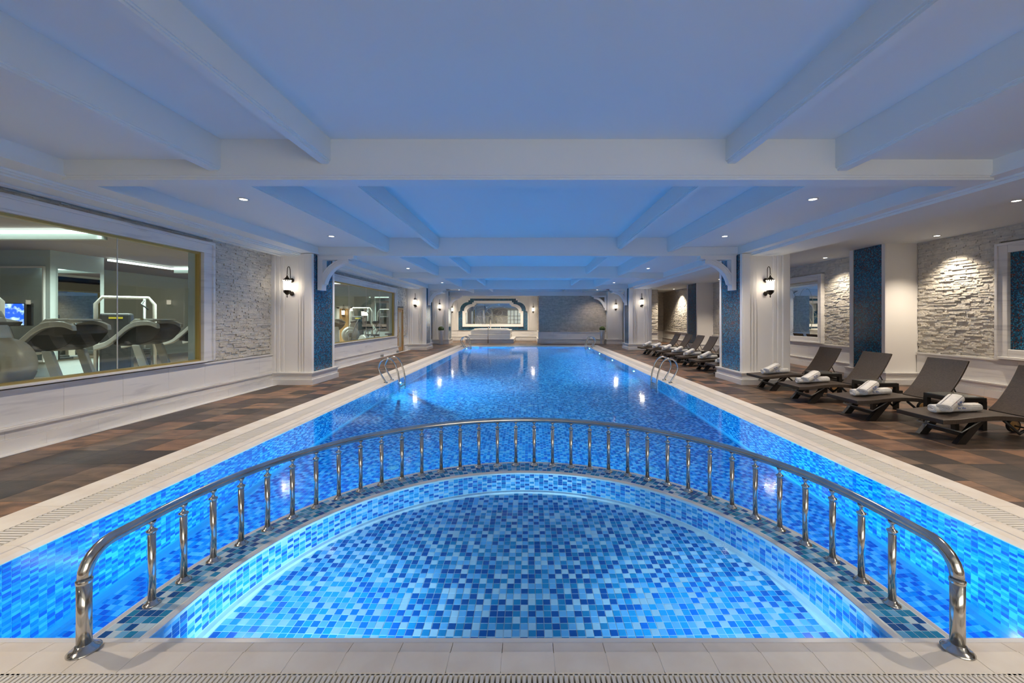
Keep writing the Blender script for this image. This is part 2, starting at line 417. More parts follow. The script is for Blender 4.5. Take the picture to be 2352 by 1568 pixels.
for k in range(nin):
    a = PI*(k+.5)/nin; rz = a-PI/2
    for j in range(8):
        z = RID-.055-T*(j+.5)
        its.append((CX+(RI+.006)*math.cos(a), CY+(RI+.006)*math.sin(a), z, RI*PI/nin-.004, .012, T-.004, rz, tcol('i', k, j)))
for sx in (-1, 1):
    for k in range(cols_straight):
        for j in range(8): its.append((CX+sx*(RI+.006), CY-T*(k+.5), RID-.055-T*(j+.5), .012, T-.004, T-.004, 0, rt()))
pieces(ridge, 'riser_tile', its, M_TG, 'riser_tiling')
ring('foot_edge', RI-.035, RI+.01, SHAL-.01, SHAL+.04, M_COPEDGE, ridge, 0)
# shallow floor
sh = st(MB().prism([(p[0], p[1]) for p in arcpts(RI+.0012, 48)], 'z', DEEP, SHAL-.0012).build('shallow_floor', M_GROUT), 'shallow children pool floor of blue and white mosaic')
its = []
for ix in range(-42, 42):
    for iy in range(0, 48):
        x, y = T*(ix+.5), PY0+T*(iy+.15)
        if math.hypot(x-CX, max(0, y-CY)) > RI-.045: continue
        its.append((x, y, SHAL-.006, T-.005, T-.005, .012, 0, tcol('s', ix, iy)))
pieces(sh, 'mosaic_tile', its, M_TG, 'shallow_tiling')
# water sheet
wtr = MB().add([(-PX, PY0, WZ), (PX, PY0, WZ), (PX, PY1, WZ), (-PX, PY1, WZ)], [(0,1,2,3)]).build('pool_water', M_WATER, fix=False)
tag(wtr, 'still clear blue pool water filling both basins', 'water', kind='stuff')

# ------------------------------------------------------------------ coping: lip, nosing tiles, grate, outer strip
cop = st(empty('pool_coping'), 'cream stone pool surround with overflow grate')
b = MB()
b.box(-4.25, -.2, -.4, -3.75, PY1+.8, -.05); b.box(3.75, -.2, -.4, 4.2, PY1+.8, -.05); b.box(-3.75, 1.3, -.4, 3.75, 1.78, -.05); b.box(-3.75, PY1+.25, -.4, 3.75, PY1+.75, -.05)
b.build('grate_channel', M_CHANNEL, cop)
its = []
LIPP = lambda s: [(s*3.72, -.3), (s*3.72, 0), (s*3.60, 0), (s*3.595, -.006), (s*3.54, -.015), (s*3.505, -.034), (s*3.5, -.046), (s*3.516, -.05), (s*3.516, -.3)]
nt_ = int((PY1-PY0+.2)/.33)
L = (PY1-PY0+.44)/nt_
lipm = {}
for s in (-1, 1):
    m0 = MB().prism(LIPP(s), 'y', 0, L-.003).build('nosing_tile', M_COPING, cop, (0, PY0-.22, 0))
    for k in range(1, nt_):
        o = m0.copy(); o.location = (0, PY0-.22+L*k, 0); o.parent = cop; COL.objects.link(o)
FP = [(1.80, -.3), (1.80, 0), (1.915, 0), (1.92, -.005), (1.985, -.014), (2.015, -.032), (2.025, -.046), (2.0, -.05), (2.0, -.3)]
nf = 29; LF = 7.2/nf
m0 = MB().prism(FP, 'x', 0, LF-.003).build('nosing_tile', M_COPING, cop, (-3.6, 0, 0))
for k in range(1, nf):
    o = m0.copy(); o.location = (-3.6+LF*k, 0, 0); o.parent = cop; COL.objects.link(o)
BP = [(PY1+.22, -.3), (PY1+.22, 0), (PY1+.1, 0), (PY1+.03, -.02), (PY1, -.06), (PY1, -.3)]
m0 = MB().prism(BP, 'x', 0, .497).build('nosing_tile', M_COPING, cop, (-3.5, 0, 0))
for k in range(1, 14):
    o = m0.copy(); o.location = (-3.5+.5*k, 0, 0); o.parent = cop; COL.objects.link(o)
M_JOINTC = flat('coping_joint', (.72, .68, .62), .7)
MB().box(-3.68, 1.81, -.2, 3.68, 1.91, -.0015).box(-3.715, 1.9, -.2, -3.605, PY1+.2, -.0015).box(3.605, 1.9, -.2, 3.715, PY1+.2, -.0015).build('joint_bed', M_JOINTC, cop)
MB().box(-4.24, -.1, -.3, -3.975, PY1+.75, -.0015).box(3.975, -.1, -.3, 4.19, PY1+.75, -.0015).build('joint_bed', M_JOINTC, cop)
# glazed white lip at the near edge
box(-PX, 1.99, -.036, PX, 2.03, -.022).build('glazed_lip', M_COPEDGE, cop, bevel=.006)
# outer strip slabs
its = []
for s in (-1, 1):
    xo, xi = (4.25 if s < 0 else 4.20), 3.97
    for k in range(36):
        its.append((s*(xo+xi)/2, -.1+.7*k+.35, -.03, xo-xi, .697, .06, 0, 0))
for k in range(12): its.append((-3.97+.66*k+.33, PY1+.62, -.03, .657, .26, .06, 0, 0))
for k in range(12): its.append((-3.97+.66*k+.33, 1.40, -.03, .657, .26, .06, 0, 0))
pieces(cop, 'border_slab', its, [M_COPING], 'border_slabs')
# grate slats
sl = []
for s in (-1, 1):
    for k in range(int(21.2/.034)): sl.append((s*3.845, 1.9+.034*k, -.012, .25, .021, .022, 0, 0))
for k in range(int(7.3/.0235)): sl.append((-3.66+.0235*k, 1.665, -.012, .0145, .265, .022, 0, 0))
for k in range(70): sl.append((-3.6+.1*k+.05, PY1+.35, -.012, .06, .25, .022, 0, 0))
pieces(cop, 'grate_slat', sl, [M_GRATE], 'grate_slats')
b = MB()
for s in (-1, 1):
    for x in (3.723, 3.967): b.box(s*x-.006, 1.5, -.03, s*x+.006, PY1+.2, -.001)
b.box(-3.7, 1.79, -.03, 3.7, 1.80, -.001); b.box(-3.7, 1.53, -.03, 3.7, 1.54, -.001)
b.build('grate_rail', M_GRATE, cop)

# ------------------------------------------------------------------ floor (slate deck)
fl = st(MB().box(-6.4, -4, -.3, -4.25, 29.6, -.012).box(4.2, -4, -.3, 9.7, 29.6, -.012).box(-4.25, 24.15, -.3, 4.2, 29.6, -.012).box(-4.25, -4, -.3, 4.2, 1.27, -.012).build('floor', M_DGROUT), 'slate tiled deck around the pool')
its = []
G = .4525
def deck(x0, x1, y0, y1):
    i0 = math.floor((x0+5.13)/G); j0 = math.floor((y0-3.486)/G)
    for i in range(i0, math.ceil((x1+5.13)/G)):
        for j in range(j0, math.ceil((y1-3.486)/G)):
            a0, a1 = max(x0, -5.13+G*i), min(x1, -5.13+G*(i+1)); b0, b1 = max(y0, 3.486+G*j), min(y1, 3.486+G*(j+1))
            if a1-a0 < .02 or b1-b0 < .02: continue
            par = (i+j) % 2
            mi = int(rng.choice(5, p=[.3, .08, .2, .38, .04])) if par else int(rng.choice(5, p=[.15, .34, .3, .06, .15]))
            its.append(((a0+a1)/2, (b0+b1)/2, -.006, a1-a0-.003, b1-b0-.003, .012+rng.uniform(0, .0006), 0, mi))
deck(-6.06, -4.25, -4, 29.45); deck(4.2, 9.5, -4, 29.4); deck(-4.25, 4.2, 24.15, 29.45); deck(-4.25, 4.2, -4, 1.27)
pieces(fl, 'slate_tile', its, M_DECK, 'slate_tiling')
st(box(-6.25, -4, -.02, -6.06, 29.4, .006).build('trim_1', M_MARBLE), 'white marble strip on the floor along the left wall')

# ------------------------------------------------------------------ ceiling
ZC, ZS, ZA = 3.63, 3.40, 3.44
ce = st(MB().box(-3.62, -4, ZC, 3.62, 25.9, ZC+.15).box(-5.3, -4, ZS, -3.5, 25.9, ZC+.15).box(3.5, -4, ZS, 5.3, 25.9, ZC+.15).box(6.3, -4, ZA, 9.9, 30, ZC+.15).box(-6.5, 25.7, 3.36, 6.4, 30, ZC+.15).build('ceiling', M_CEIL), 'white coffered ceiling washed blue by the pool')
def stepped(a0, a1, zb, zt, s=.015):
    return [(a0, zt), (a0, zb+3*s), (a0+s, zb+3*s), (a0+s, zb+1.7*s), (a0+2*s, zb+1.7*s), (a0+2*s, zb), (a1-2*s, zb), (a1-2*s, zb+1.7*s), (a1-s, zb+1.7*s), (a1-s, zb+3*s), (a1, zb+3*s), (a1, zt)]
for y in (-.975, 4.50, 9.97, 15.45, 20.95):
    st(MB().prism(stepped(y, y+.28, 3.18, ZC+.02), 'x', -5.3, 5.3).build('ceiling_beam', M_CEIL), 'moulded white beam crossing the pool')
st(MB().prism(stepped(25.75, 26.05, 3.09, ZC+.02), 'x', -6.0, 6.0).build('ceiling_beam', M_PAINT), 'last white cross beam above the back wall')
for s in (-1, 1):
    for (xa, xb, zb) in ((2.23, 2.36, 3.35), (3.47, 3.62, 3.27)):
        a, c = sorted((s*xa, s*xb))
        st(MB().prism(stepped(a, c, zb, ZC+.02, .012), 'y', -4, 25.8).build('ceiling_beam', M_CEIL), 'narrow lengthwise beam of the coffered ceiling')
LB = [(-5.25, ZC+.1), (-5.25, 3.24), (-5.235, 3.24), (-5.235, 3.21), (-5.56, 3.21), (-5.56, 3.185), (-5.60, 3.185), (-5.60, 3.165), (-5.66, 3.165), (-5.66, 3.145), (-5.95, 3.145), (-5.95, 3.165), (-6.02, 3.165), (-6.02, 3.14), (-6.12, 3.14), (-6.12, 3.17), (-6.5, 3.17), (-6.5, ZC+.1)]
st(MB().prism(LB, 'y', -4, 29.9).build('trim_2', M_CEIL), 'moulded bulkhead along the left wall')
RB_ = [(5.25, ZC+.1), (5.25, 3.24), (5.235, 3.24), (5.235, 3.21), (5.42, 3.21), (5.42, 3.185), (5.46, 3.185), (5.46, 3.15), (6.22, 3.15), (6.22, 3.17), (6.26, 3.17), (6.26, 3.19), (6.45, 3.19), (6.45, ZC+.1)]
st(MB().prism(RB_, 'y', -4, 29.9).build('trim_3', M_CEIL), 'moulded bulkhead above the right columns')

# ------------------------------------------------------------------ walls with ledger stone and marble wainscot
def cladding(parent, plane, pos, sgn, u0, u1, z0, z1, holes=(), rows=.032, lens=(.08, .26), depth=.030, store=None):
    """stones on a wall plane: 'x' -> wall at X=pos spanning Y; 'y' -> wall at Y=pos spanning X. sgn = side the stones stand out to"""
    z = z0
    while z < z1-.005:
        h = min(rows*rng.uniform(.55, 1.5), z1-z)
        u = u0 - rng.uniform(0, .1)
        while u < u1:
            l = rng.uniform(*lens); a0, a1 = max(u, u0), min(u+l, u1); u += l
            if a1-a0 < .015: continue
            segs = [(a0, a1)]
            for (h0, h1, g0, g1) in holes:
                ns = []
                for (p, q) in segs:
                    if z+h > g0+.01 and z < g1-.01 and q > h0 and p < h1:
                        if p < h0-.015: ns.append((p, h0))
                        if q > h1+.015: ns.append((h1, q))
                    else: ns.append((p, q))
                segs = ns
            for (p, q) in segs:
                d = .012+depth*rng.random()**1.3
                c = pos+sgn*d/2; mi = int(rng.choice(3, p=[.5, .2, .3]))
                if plane == 'x': store.append((c, (p+q)/2, z+h/2, d, q-p-.002, h-.002, 0, mi))
                else: store.append(((p+q)/2, c, z+h/2, q-p-.002, d, h-.002, 0, mi))
        z += h
def wainscot(name, label, plane, pos, sgn, u0, u1, top=.75, slab=.78, off=0, holes=()):
    p = st(empty(name), label); its = []
    def put(a0, a1, z0, z1, d):
        c = pos+sgn*d/2
        if plane == 'x': its.append((c, (a0+a1)/2, (z0+z1)/2, d, a1-a0-.003, z1-z0-.002, 0, 0))
        else: its.append(((a0+a1)/2, c, (z0+z1)/2, a1-a0-.003, d, z1-z0-.002, 0, 0))
    for (za, zb, d, sl_, o_) in ((.0, .16, .12, .62, .3), (.16, .27, .10, .8, .1), (.27, .30, .125, 1.2, .5), (.30, top-.03, .055, slab, off), (top-.03, top, .085, 1.6, .2)):
        u = u0-o_*sl_
        while u < u1:
            a0, a1 = max(u, u0), min(u+sl_, u1); u += sl_
            if a1-a0 < .03 or any(a0 < h[1] and a1 > h[0] for h in holes): continue
            put(a0, a1, za, zb, d)
    pieces(p, 'marble_slab', its, [M_MARBLE], 'marble_slabs')
    return p
# left wall: box pieces round the two windows and the door
def wall_boxes(x0, x1, u0, u1, z1, holes):
    b = MB(); ys = sorted(set([u0, u1]+[h[0] for h in holes]+[h[1] for h in holes]))
    for a, c in zip(ys[:-1], ys[1:]):
        H = [h for h in holes if h[0] <= a+1e-6 and h[1] >= c-1e-6]
        if not H: b.box(x0, a, 0, x1, c, z1)
        else:
            h = H[0]
            if h[2] > 0: b.box(x0, a, 0, x1, c, h[2])
            b.box(x0, a, h[3], x1, c, z1)
    return b
W1 = (1.6, 7.62, .80, 2.87); W2 = (12.2, 18.6, .80, 2.82); DR = (19.12, 19.95, 0, 2.12)
wl = st(wall_boxes(-6.5, -6.3, -4, 29.6, 3.4, [W1, W2, DR]).build('wall_left', M_JOINT), 'left wall clad in pale split stone above marble')
stones = []
cladding(wl, 'x', -6.3, 1, 7.9, 9.75, .76, 3.17, store=stones)
cladding(wl, 'x', -6.3, 1, 1.0, 7.9, 3.08, 3.17, store=stones)
cladding(wl, 'x', -6.3, 1, 10.8, 12.0, .76, 3.17, store=stones)
cladding(wl, 'x', -6.3, 1, 12.0, 20.55, .76, 3.17, holes=[(11.9, 18.9, .7, 3.05), (19.05, 20.02, 0, 2.19)], store=stones)
cladding(wl, 'x', -6.3, 1, 21.7, 25.3, .76, 3.17, store=stones, lens=(.2, .5))
pieces(wl, 'ledger_stone', stones, M_STONE, 'stone_cladding')
wainscot('baseboard_left', 'marble wainscot under the first gym window', 'x', -6.3, 1, -4, 9.75, slab=.78)
wainscot('baseboard_left', 'marble wainscot under the second gym window', 'x', -6.3, 1, 10.8, 19.05, slab=.9)
wainscot('baseboard_left', 'marble wainscot before the far left column', 'x', -6.3, 1, 20.02, 25.3, slab=.9)

def window(name, W, joints, label):
    y0, y1, z0, z1 = W
    p = st(empty(name), label)
    fw = .26
    # marble surround: mitred profile of two steps
    for (a0, b0, c0, a1, b1, c1) in ((-6.31, y0-fw, z1, -6.21, y1+fw, z1+.22), (-6.31, y1, z0-.03, -6.21, y1+fw, z1), (-6.31, y0-fw, z0-.03, -6.21, y0, z1)):
        box(a0, b0, c0, a1, b1, c1).build('marble_frame', M_MARBLE, p, bevel=.006)
    b = MB()
    b.box(-6.22, y0-fw, z1+.17, -6.18, y1+fw, z1+.22); b.box(-6.22, y1+fw-.05, z0, -6.18, y1+fw, z1+.17); b.box(-6.22, y0-fw, z0, -6.18, y0-fw+.05, z1+.17)
    b.box(-6.22, y0, z1, -6.195, y1+.03, z1+.03); b.box(-6.22, y1, z0, -6.195, y1+.03, z1)
    b.build('frame_moulding', M_MARBLE, p, bevel=.004)
    box(-6.5, y0-.02, z0-.03, -6.17, y1+.05, z0).build('sill', M_MARBLE, p, bevel=.004)
    b = MB(); g = .035
    b.box(-6.34, y0, z0, -6.26, y1, z0+g*.8); b.box(-6.34, y0, z1-g, -6.26, y1, z1); b.box(-6.34, y1-g, z0+g*.8, -6.26, y1, z1-g); b.box(-6.34, y0, z0+g*.8, -6.26, y0+g, z1-g)
    b.build('brass_frame', M_GOLD, p)
    b = MB(); b.box(-6.495, y1-.01, z0+.001, -6.345, y1+.03, z1-.012); b.box(-6.495, y0, z1-.01, -6.345, y1, z1+.02); b.build('reveal', M_GYMWALL, p)
    ys = [y0+g]+joints+[y1-g]
    for a, c in zip(ys[:-1], ys[1:]):
        box(-6.306, a+.003, z0+g*.8, -6.300, c-.003, z1-g).build('glass_pane', M_GLASS, p)
    b = MB()
    for j in joints: b.box(-6.310, j-.004, z0+g, -6.296, j+.004, z1-g)
    b.build('pane_joint', M_COPEDGE, p)
    return p
window('window_1', W1, [4.1, 6.11], 'long interior window onto the gym with treadmills behind it')
window('window_2', W2, [14.0, 15.5, 16.9], 'second interior window onto the gym beyond the first left column')
# sauna-style wooden door
d = st(empty('door_1', (-6.3, 19.53, 0)), 'narrow wooden door with frosted glass in the left wall')
b = MB(); b.box(-.2, -.42, 0, .06, -.34, 2.13); b.box(-.2, .34, 0, .06, .42, 2.13); b.box(-.2, -.42, 2.05, .06, .42, 2.13)
b.build('door_frame', M_WOOD, d, bevel=.005)
b = MB(); b.box(-.02, -.33, .02, .03, -.24, 2.04); b.box(-.02, .24, .02, .03, .33, 2.04); b.box(-.02, -.24, 1.92, .03, .24, 2.04); b.box(-.02, -.24, .02, .03, .24, .22)
b.build('door_leaf', M_WOOD, d, bevel=.004)
box(0, -.25, .2, .012, .25, 1.93).build('frosted_pane', flat('frosted_glass', (.42, .40, .30), .35), d)
MB().tube([(.03, -.28, .95), (.08, -.28, .95), (.08, -.28, 1.2), (.03, -.28, 1.2)], .012).build('door_handle', M_STEEL, d)
for z in (.35, 1.1, 1.85): box(.03, .33, z, .075, .37, z+.1).build('hinge', M_GOLD, d)

# right wall, first bays
XR = 9.5
wr = st(MB().box(XR+.02, -4, 0, XR+.25, 30, ZA+.05).build('wall_right', M_JOINT), 'right wall of the lounger alcove clad in split stone')
stones = []
cladding(wr, 'x', XR+.02, -1, 5.0, 9.7, .79, ZA, holes=[(4.9, 8.02, .7, 3.12)], store=stones)
cladding(wr, 'x', XR+.02, -1, 10.75, 20.5, .79, ZA, holes=[(12.76, 18.5, .7, 3.08)], store=stones, lens=(.10, .28), depth=.024)
cladding(wr, 'x', XR+.02, -1, 21.7, 28, .79, ZA, store=stones, lens=(.10, .28), depth=.02)
pieces(wr, 'ledger_stone', stones, M_STONE, 'stone_cladding')
wainscot('baseboard_right', 'marble wainscot behind the nearest loungers', 'x', XR+.02, -1, -4, 9.7, .79, .9)
wainscot('baseboard_right', 'marble wainscot below the framed alcove mirror', 'x', XR+.02, -1, 10.75, 20.5, .79, .9)
wainscot('baseboard_right', 'marble wainscot in the lit far recess', 'x', XR+.02, -1, 21.7, 28, .79, .9)
def framed(name, label, y0, y1, z0, z1, fw, inner, innername):
    p = st(empty(name), label); x = XR
    b = MB(); b.box(x-.09, y0, z0, x+.02, y0+fw, z1); b.box(x-.09, y1-fw, z0, x+.02, y1, z1); b.box(x-.09, y0+fw, z1-fw, x+.02, y1-fw, z1); b.box(x-.09, y0+fw, z0, x+.02, y1-fw, z0+fw)
    b.build('marble_frame', M_MARBLE, p, bevel=.01)
    b = MB(); e = .05
    b.box(x-.12, y0, z0, x-.09, y0+e, z1); b.box(x-.12, y1-e, z0, x-.09, y1, z1); b.box(x-.12, y0+e, z1-e, x-.09, y1-e, z1); b.box(x-.12, y0+e, z0, x-.09, y1-e, z0+e)
    b.build('frame_moulding', M_MARBLE, p, bevel=.006)
    box(x-.03, y0+fw, z0+fw, x-.01, y1-fw, z1-fw).build(innername, inner, p)
    return p
framed('trim_4', 'marble frame around a teal mosaic panel at the right edge of the picture', 4.9, 8.02, .80, 3.1, .2, M_MOSX, 'mosaic_panel')
mr = framed('trim_5', 'marble framed wall mirror with etched loops in the lounger alcove', 12.76, 18.5, .80, 3.06, .2, M_MIRROR, 'mirror_pane')
b = MB()
for cyy in (13.6, 14.4, 15.2, 16.0, 16.8, 17.6):
    for cz, ra, rb in ((1.9, .38, .75), (1.4, .3, .3)):
        b.tube([(XR-.034, cyy+ra*math.cos(t), cz+rb*math.sin(t)) for t in [2*PI*i/28 for i in range(28)]], .003, 5, closed=True)
b.build('etched_loops', M_ETCH, mr)

# ------------------------------------------------------------------ columns
def base_block(b, x0, y0, x1, y1):
    for (e, z0, z1) in ((.10, 0, .13), (.085, .13, .135), (.075, .135, .25), (.09, .25, .27), (.10, .27, .30)):
        b.box(x0-e, y0-e, z0, x1+e, y1+e, z1)
def column(name, label, x0, x1, y0, y1, side, top=3.2, mosaic=True, amp=1.0):
    """side -1: left row (mosaic faces +X), 1: right row (mosaic faces -X)"""
    c = st(empty(name, ((x0+x1)/2, (y0+y1)/2, 0)), label)
    L = lambda b, n, m, **k: b.build(n, m, c, (-(x0+x1)/2, -(y0+y1)/2, 0), **k)
    pr = .11*amp
    L(MB().box(x0, y0+pr, .2, x1, y1-pr, top), 'shaft', M_PAINT)
    W = x1-x0
    for f, (ya, yb, s) in (('front', (y0+pr, y0, -1)), ('back', (y1-pr, y1, 1))) if False else (('front', (y0+pr, y0, -1)), ('back', (y1-pr, y1, 1))):
        b = MB()
        # stepped bands, widest and proudest at the corners
        e = 0
        for wd, d in ((.16, 1.0), (.085, .62), (.085, .30)):
            for (q0, q1) in ((x0+e*W, x0+(e+wd)*W), (x1-(e+wd)*W, x1-e*W)):
                b.box(q0, ya, .2, q1, ya+s*pr*d, top)
            e += wd
        L(b, 'fluting', M_PAINT, bevel=.018)
    if mosaic:
        xi = x1 if side < 0 else x0
        t = .012
        L(MB().box(xi-t if side > 0 else xi, y0+.10, .30, xi if side > 0 else xi+t, y1-.10, top), 'mosaic_panel', M_MOSX)
        b = MB()
        xa, xb = (xi, xi+.03) if side < 0 else (xi-.03, xi)
        b.box(xa, y0, .3, xb, y0+.10, top); b.box(xa, y1-.10, .3, xb, y1, top)
        L(b, 'edge_trim', M_PAINT, bevel=.004)
    b = MB(); base_block(b, x0, y0, x1, y1)
    L(b, 'plinth', M_MARBLE, bevel=.005)
    return c
ROWS = (-1.23, 9.72, 20.6)
for k, y in enumerate(ROWS):
    where = ('behind the photographer', 'nearest in the picture', 'second in the picture')[k]
    column('column', 'fluted white column with blue mosaic on the left wall, '+where, -6.34, -5.31, y, y+1.15, -1)
    column('column', 'freestanding fluted white column with blue mosaic on the right, '+where, 5.25, 6.40, y, y+1.15, 1)
column('column', 'far left fluted column before the whirlpool niche', -6.1, -5.10, 25.3, 26.35, -1, 3.36)
column('column', 'far right white pier beside the grey stone block', 5.06, 6.05, 25.3, 26.35, 1, 3.36, mosaic=False, amp=.35)
# pilasters on the right wall carrying mosaic strips
def pilaster(x0, y0, y1, label):
    c = st(empty('pilaster', ((x0+XR)/2, (y0+y1)/2, 0)), label)
    L = lambda b, n, m, **k: b.build(n, m, c, (-(x0+XR)/2, -(y0+y1)/2, 0), **k)
    L(MB().box(x0, y0, .2, XR+.03, y1, ZA+.02), 'shaft', M_PAINT)
    L(MB().box(x0-.01, y0+.10, .30, x0, y1-.12, ZA), 'mosaic_panel', M_MOSX)
    b = MB(); b.box(x0-.03, y0, .3, x0, y0+.10, ZA); b.box(x0-.03, y1-.12, .3, x0, y1, ZA); L(b, 'edge_trim', M_PAINT, bevel=.004)
    b = MB(); base_block(b, x0, y0, XR, y1); L(b, 'plinth', M_MARBLE, bevel=.005)
pilaster(8.74, 9.72, 10.80, 'white pilaster with teal mosaic strip behind the near loungers')
pilaster(8.70, 20.45, 21.75, 'white pilaster with dark mosaic strip behind the far loungers')

# ------------------------------------------------------------------ far end
YB = 29.5
wb = st(box(-6.6, YB+.02, 0, 10, YB+.3, 3.7).build('wall_back', M_PAINT), 'cream back wall of the whirlpool niche')
st(box(-6.2, 26.3, 0, -5.95, YB+.1, 3.5).build('wall_left_niche', M_PAINT), 'cream side wall of the whirlpool niche')
wainscot('baseboard_back', 'marble wainscot behind the whirlpool', 'y', YB+.02, -1, -5.95, .7, .76, .75)
# mosaic surround with stepped rounded shoulders, white frame and mirror
def shoulder(x0, x1, z0, z1, zs, st_, rx):
    """outline: straight sides to zs, small step, quarter arc, small step, flat top"""
    pts = [(x0, z0), (x1, z0)]
    def right(cx, sgn):
        q = [(cx, zs), (cx-sgn*st_, zs), (cx-sgn*st_, zs+st_*.6)]
        rxx = rx; rz = z1-2*st_-(zs+st_*.6)
        n = 10
        for i in range(1, n+1):
            a = PI/2*i/n; q.append((cx-sgn*st_-sgn*rxx*(1-math.cos(a)), zs+st_*.6+rz*math.sin(a)))
        q += [(cx-sgn*(st_+rxx), z1-st_), (cx-sgn*(2*st_+rxx), z1-st_), (cx-sgn*(2*st_+rxx), z1)]
        return q
    return pts + right(x1, 1) + right(x0, -1)[::-1]
nm = st(empty('trim_6'), 'teal mosaic panel with stepped rounded shoulders above the whirlpool')
def ringprism(outer, inner, ya, yb, name, mat, parent):
    b = MB(); n = len(outer)
    vs = [(p[0], ya, p[1]) for p in outer]+[(p[0], ya, p[1]) for p in inner]+[(p[0], yb, p[1]) for p in outer]+[(p[0], yb, p[1]) for p in inner]
    fs = []
    for i in range(n):
        j = (i+1) % n
        fs += [(i, j, n+j, n+i), (2*n+i, 2*n+j, 3*n+j, 3*n+i), (i, j, 2*n+j, 2*n+i), (n+i, n+j, 3*n+j, 3*n+i)]
    return b.add(vs, fs).build(name, mat, parent)
XO = (-5.15, -.04); O1 = shoulder(XO[0], XO[1], .76, 3.10, 2.2, .13, .60)
F1 = shoulder(-4.80, -.40, 1.06, 2.89, 2.18, .12, .60); F2 = shoulder(-4.64, -.56, 1.22, 2.74, 2.05, .11, .58)
MB().prism(O1, 'y', YB-.03, YB+.03).build('mosaic_field', M_MOSY, nm)
ringprism(F1, F2, YB-.10, YB-.02, 'mirror_frame', M_PAINT, nm)
F1b = shoulder(-4.84, -.36, 1.02, 2.93, 2.18, .12, .60)
ringprism(F1b, shoulder(-4.75, -.45, 1.11, 2.84, 2.15, .12, .60), YB-.13, YB-.02, 'frame_bead', M_PAINT, nm)
MB().prism(F2, 'y', YB-.05, YB-.02).build('mirror_pane', M_MIRROR, nm)
O0 = shoulder(XO[0]-.08, XO[1]+.08, .76, 3.17, 2.15, .13, .58)
ringprism(O0, O1, YB-.09, YB, 'outer_bead', M_PAINT, nm)
b = MB(); yy = YB-.055
def ell(cx, cz, ra, rb, a0=0, a1=2*PI, n=30): return [(cx+ra*math.cos(a0+(a1-a0)*i/n), yy, cz+rb*math.sin(a0+(a1-a0)*i/n)) for i in range(n+1)]
def keep(p): return [q for q in p if -4.6 < q[0] < -.6 and 1.24 < q[2] < 2.72]
for cx in (-3.3, -2.6, -1.9):
    for cz in (1.5, 2.05): b.tube(keep(ell(cx, cz, .7, .32)), .004, 4)
for cx, cz in ((-3.3, 1.8), (-1.9, 1.8), (-2.6, 2.3), (-2.6, 1.5)): b.tube(keep(ell(cx, cz, .42, .42)), .004, 4)
b.build('etched_lines', M_ETCH, nm)
# fluted pilasters either side of the mosaic
for (x0, x1, lab) in ((-5.95, -5.24, 'fluted pilaster left of the niche mosaic'), (.05, .7, 'fluted pilaster right of the niche mosaic')):
    p = st(empty('pilaster'), lab); b = MB(); n = 7; w = (x1-x0)/n
    b.box(x0, YB-.02, .76, x1, YB+.04, 3.3)
    for k in range(n): b.box(x0+w*k+w*.18, YB-.06, .76, x0+w*k+w*.82, YB-.02, 3.3)
    b.build('fluting', M_PAINT, p, bevel=.004)
# block with grey stone at the right half
bl = st(box(.72, 25.84, 0, 5.07, YB+.05, 3.4).build('wall_back_block', M_JOINT), 'projecting block clad in grey split stone above a marble base')
stones = []
cladding(bl, 'y', 25.84, -1, .72, 5.07, .75, 3.10, store=stones, rows=.034, lens=(.15, .45), depth=.026)
cladding(bl, 'x', .72, -1, 25.84, YB, .75, 3.10, store=stones, rows=.034, lens=(.15, .45), depth=.026)
pieces(bl, 'ledger_stone', stones, [noisy('grey_ledger_a', (.46, .41, .34), (.58, .52, .44), (9, 9, 9), .85), noisy('grey_ledger_b', (.40, .36, .30), (.52, .46, .39), (9, 9, 9), .85), noisy('grey_ledger_c', (.52, .46, .38), (.64, .57, .48), (9, 9, 9), .85)], 'stone_cladding')
wainscot('baseboard_back', 'marble base of the projecting stone block', 'y', 25.84, -1, .72, 5.07, .75, .9)
wainscot('baseboard_back', 'marble base along the side of the stone block', 'x', .72, -1, 25.84, YB, .75, .9)
# alcove end: wall facing the camera and recess
we = st(box(6.0, 25.2, 0, 8.2, 25.5, ZA+.1).build('wall_alcove_end', M_JOINT), 'stone wall closing the lounger alcove')
stones = []
cladding(we, 'y', 25.2, -1, 6.05, 8.2, .75, ZA, store=stones, rows=.05, lens=(.2, .6), depth=.03)
pieces(we, 'ledger_stone', stones, M_STONE, 'stone_cladding')
wainscot('baseboard_alcove', 'marble base of the alcove end wall', 'y', 25.2, -1, 6.05, 8.2, .75, .9)
wf = st(box(8.0, 28.0, 0, 9.7, 28.2, ZA+.1).build('wall_recess', M_JOINT), 'lit stone wall at the end of the far recess')
stones = []
cladding(wf, 'y', 28.0, -1, 8.0, 9.5, .75, ZA, store=stones, rows=.05, lens=(.2, .6), depth=.03)
pieces(wf, 'ledger_stone', stones, M_STONE, 'stone_cladding')
wainscot('baseboard_recess', 'marble base of the far recess wall', 'y', 28.0, -1, 8.0, 9.5, .75, .9)
st(box(-6.6, -4.25, 0, 10, -4, 3.7).build('wall_front', M_PAINT), 'cream wall behind the photographer')

dd = st(empty('door_2', (-2.2, -3.5, 0)), 'glazed lobby doors behind the photographer, seen in the niche mirror')
b = MB()
for k in range(5): b.box(-1.1+.55*k-.05, 0, 0, -1.1+.55*k+.05, .06, 3.1)
for z in (.05, .8, 1.4, 2.0, 2.9): b.box(-1.1, 0, z, 1.1, .06, z+.08)
b.build('door_mullion', M_PAINT, dd)
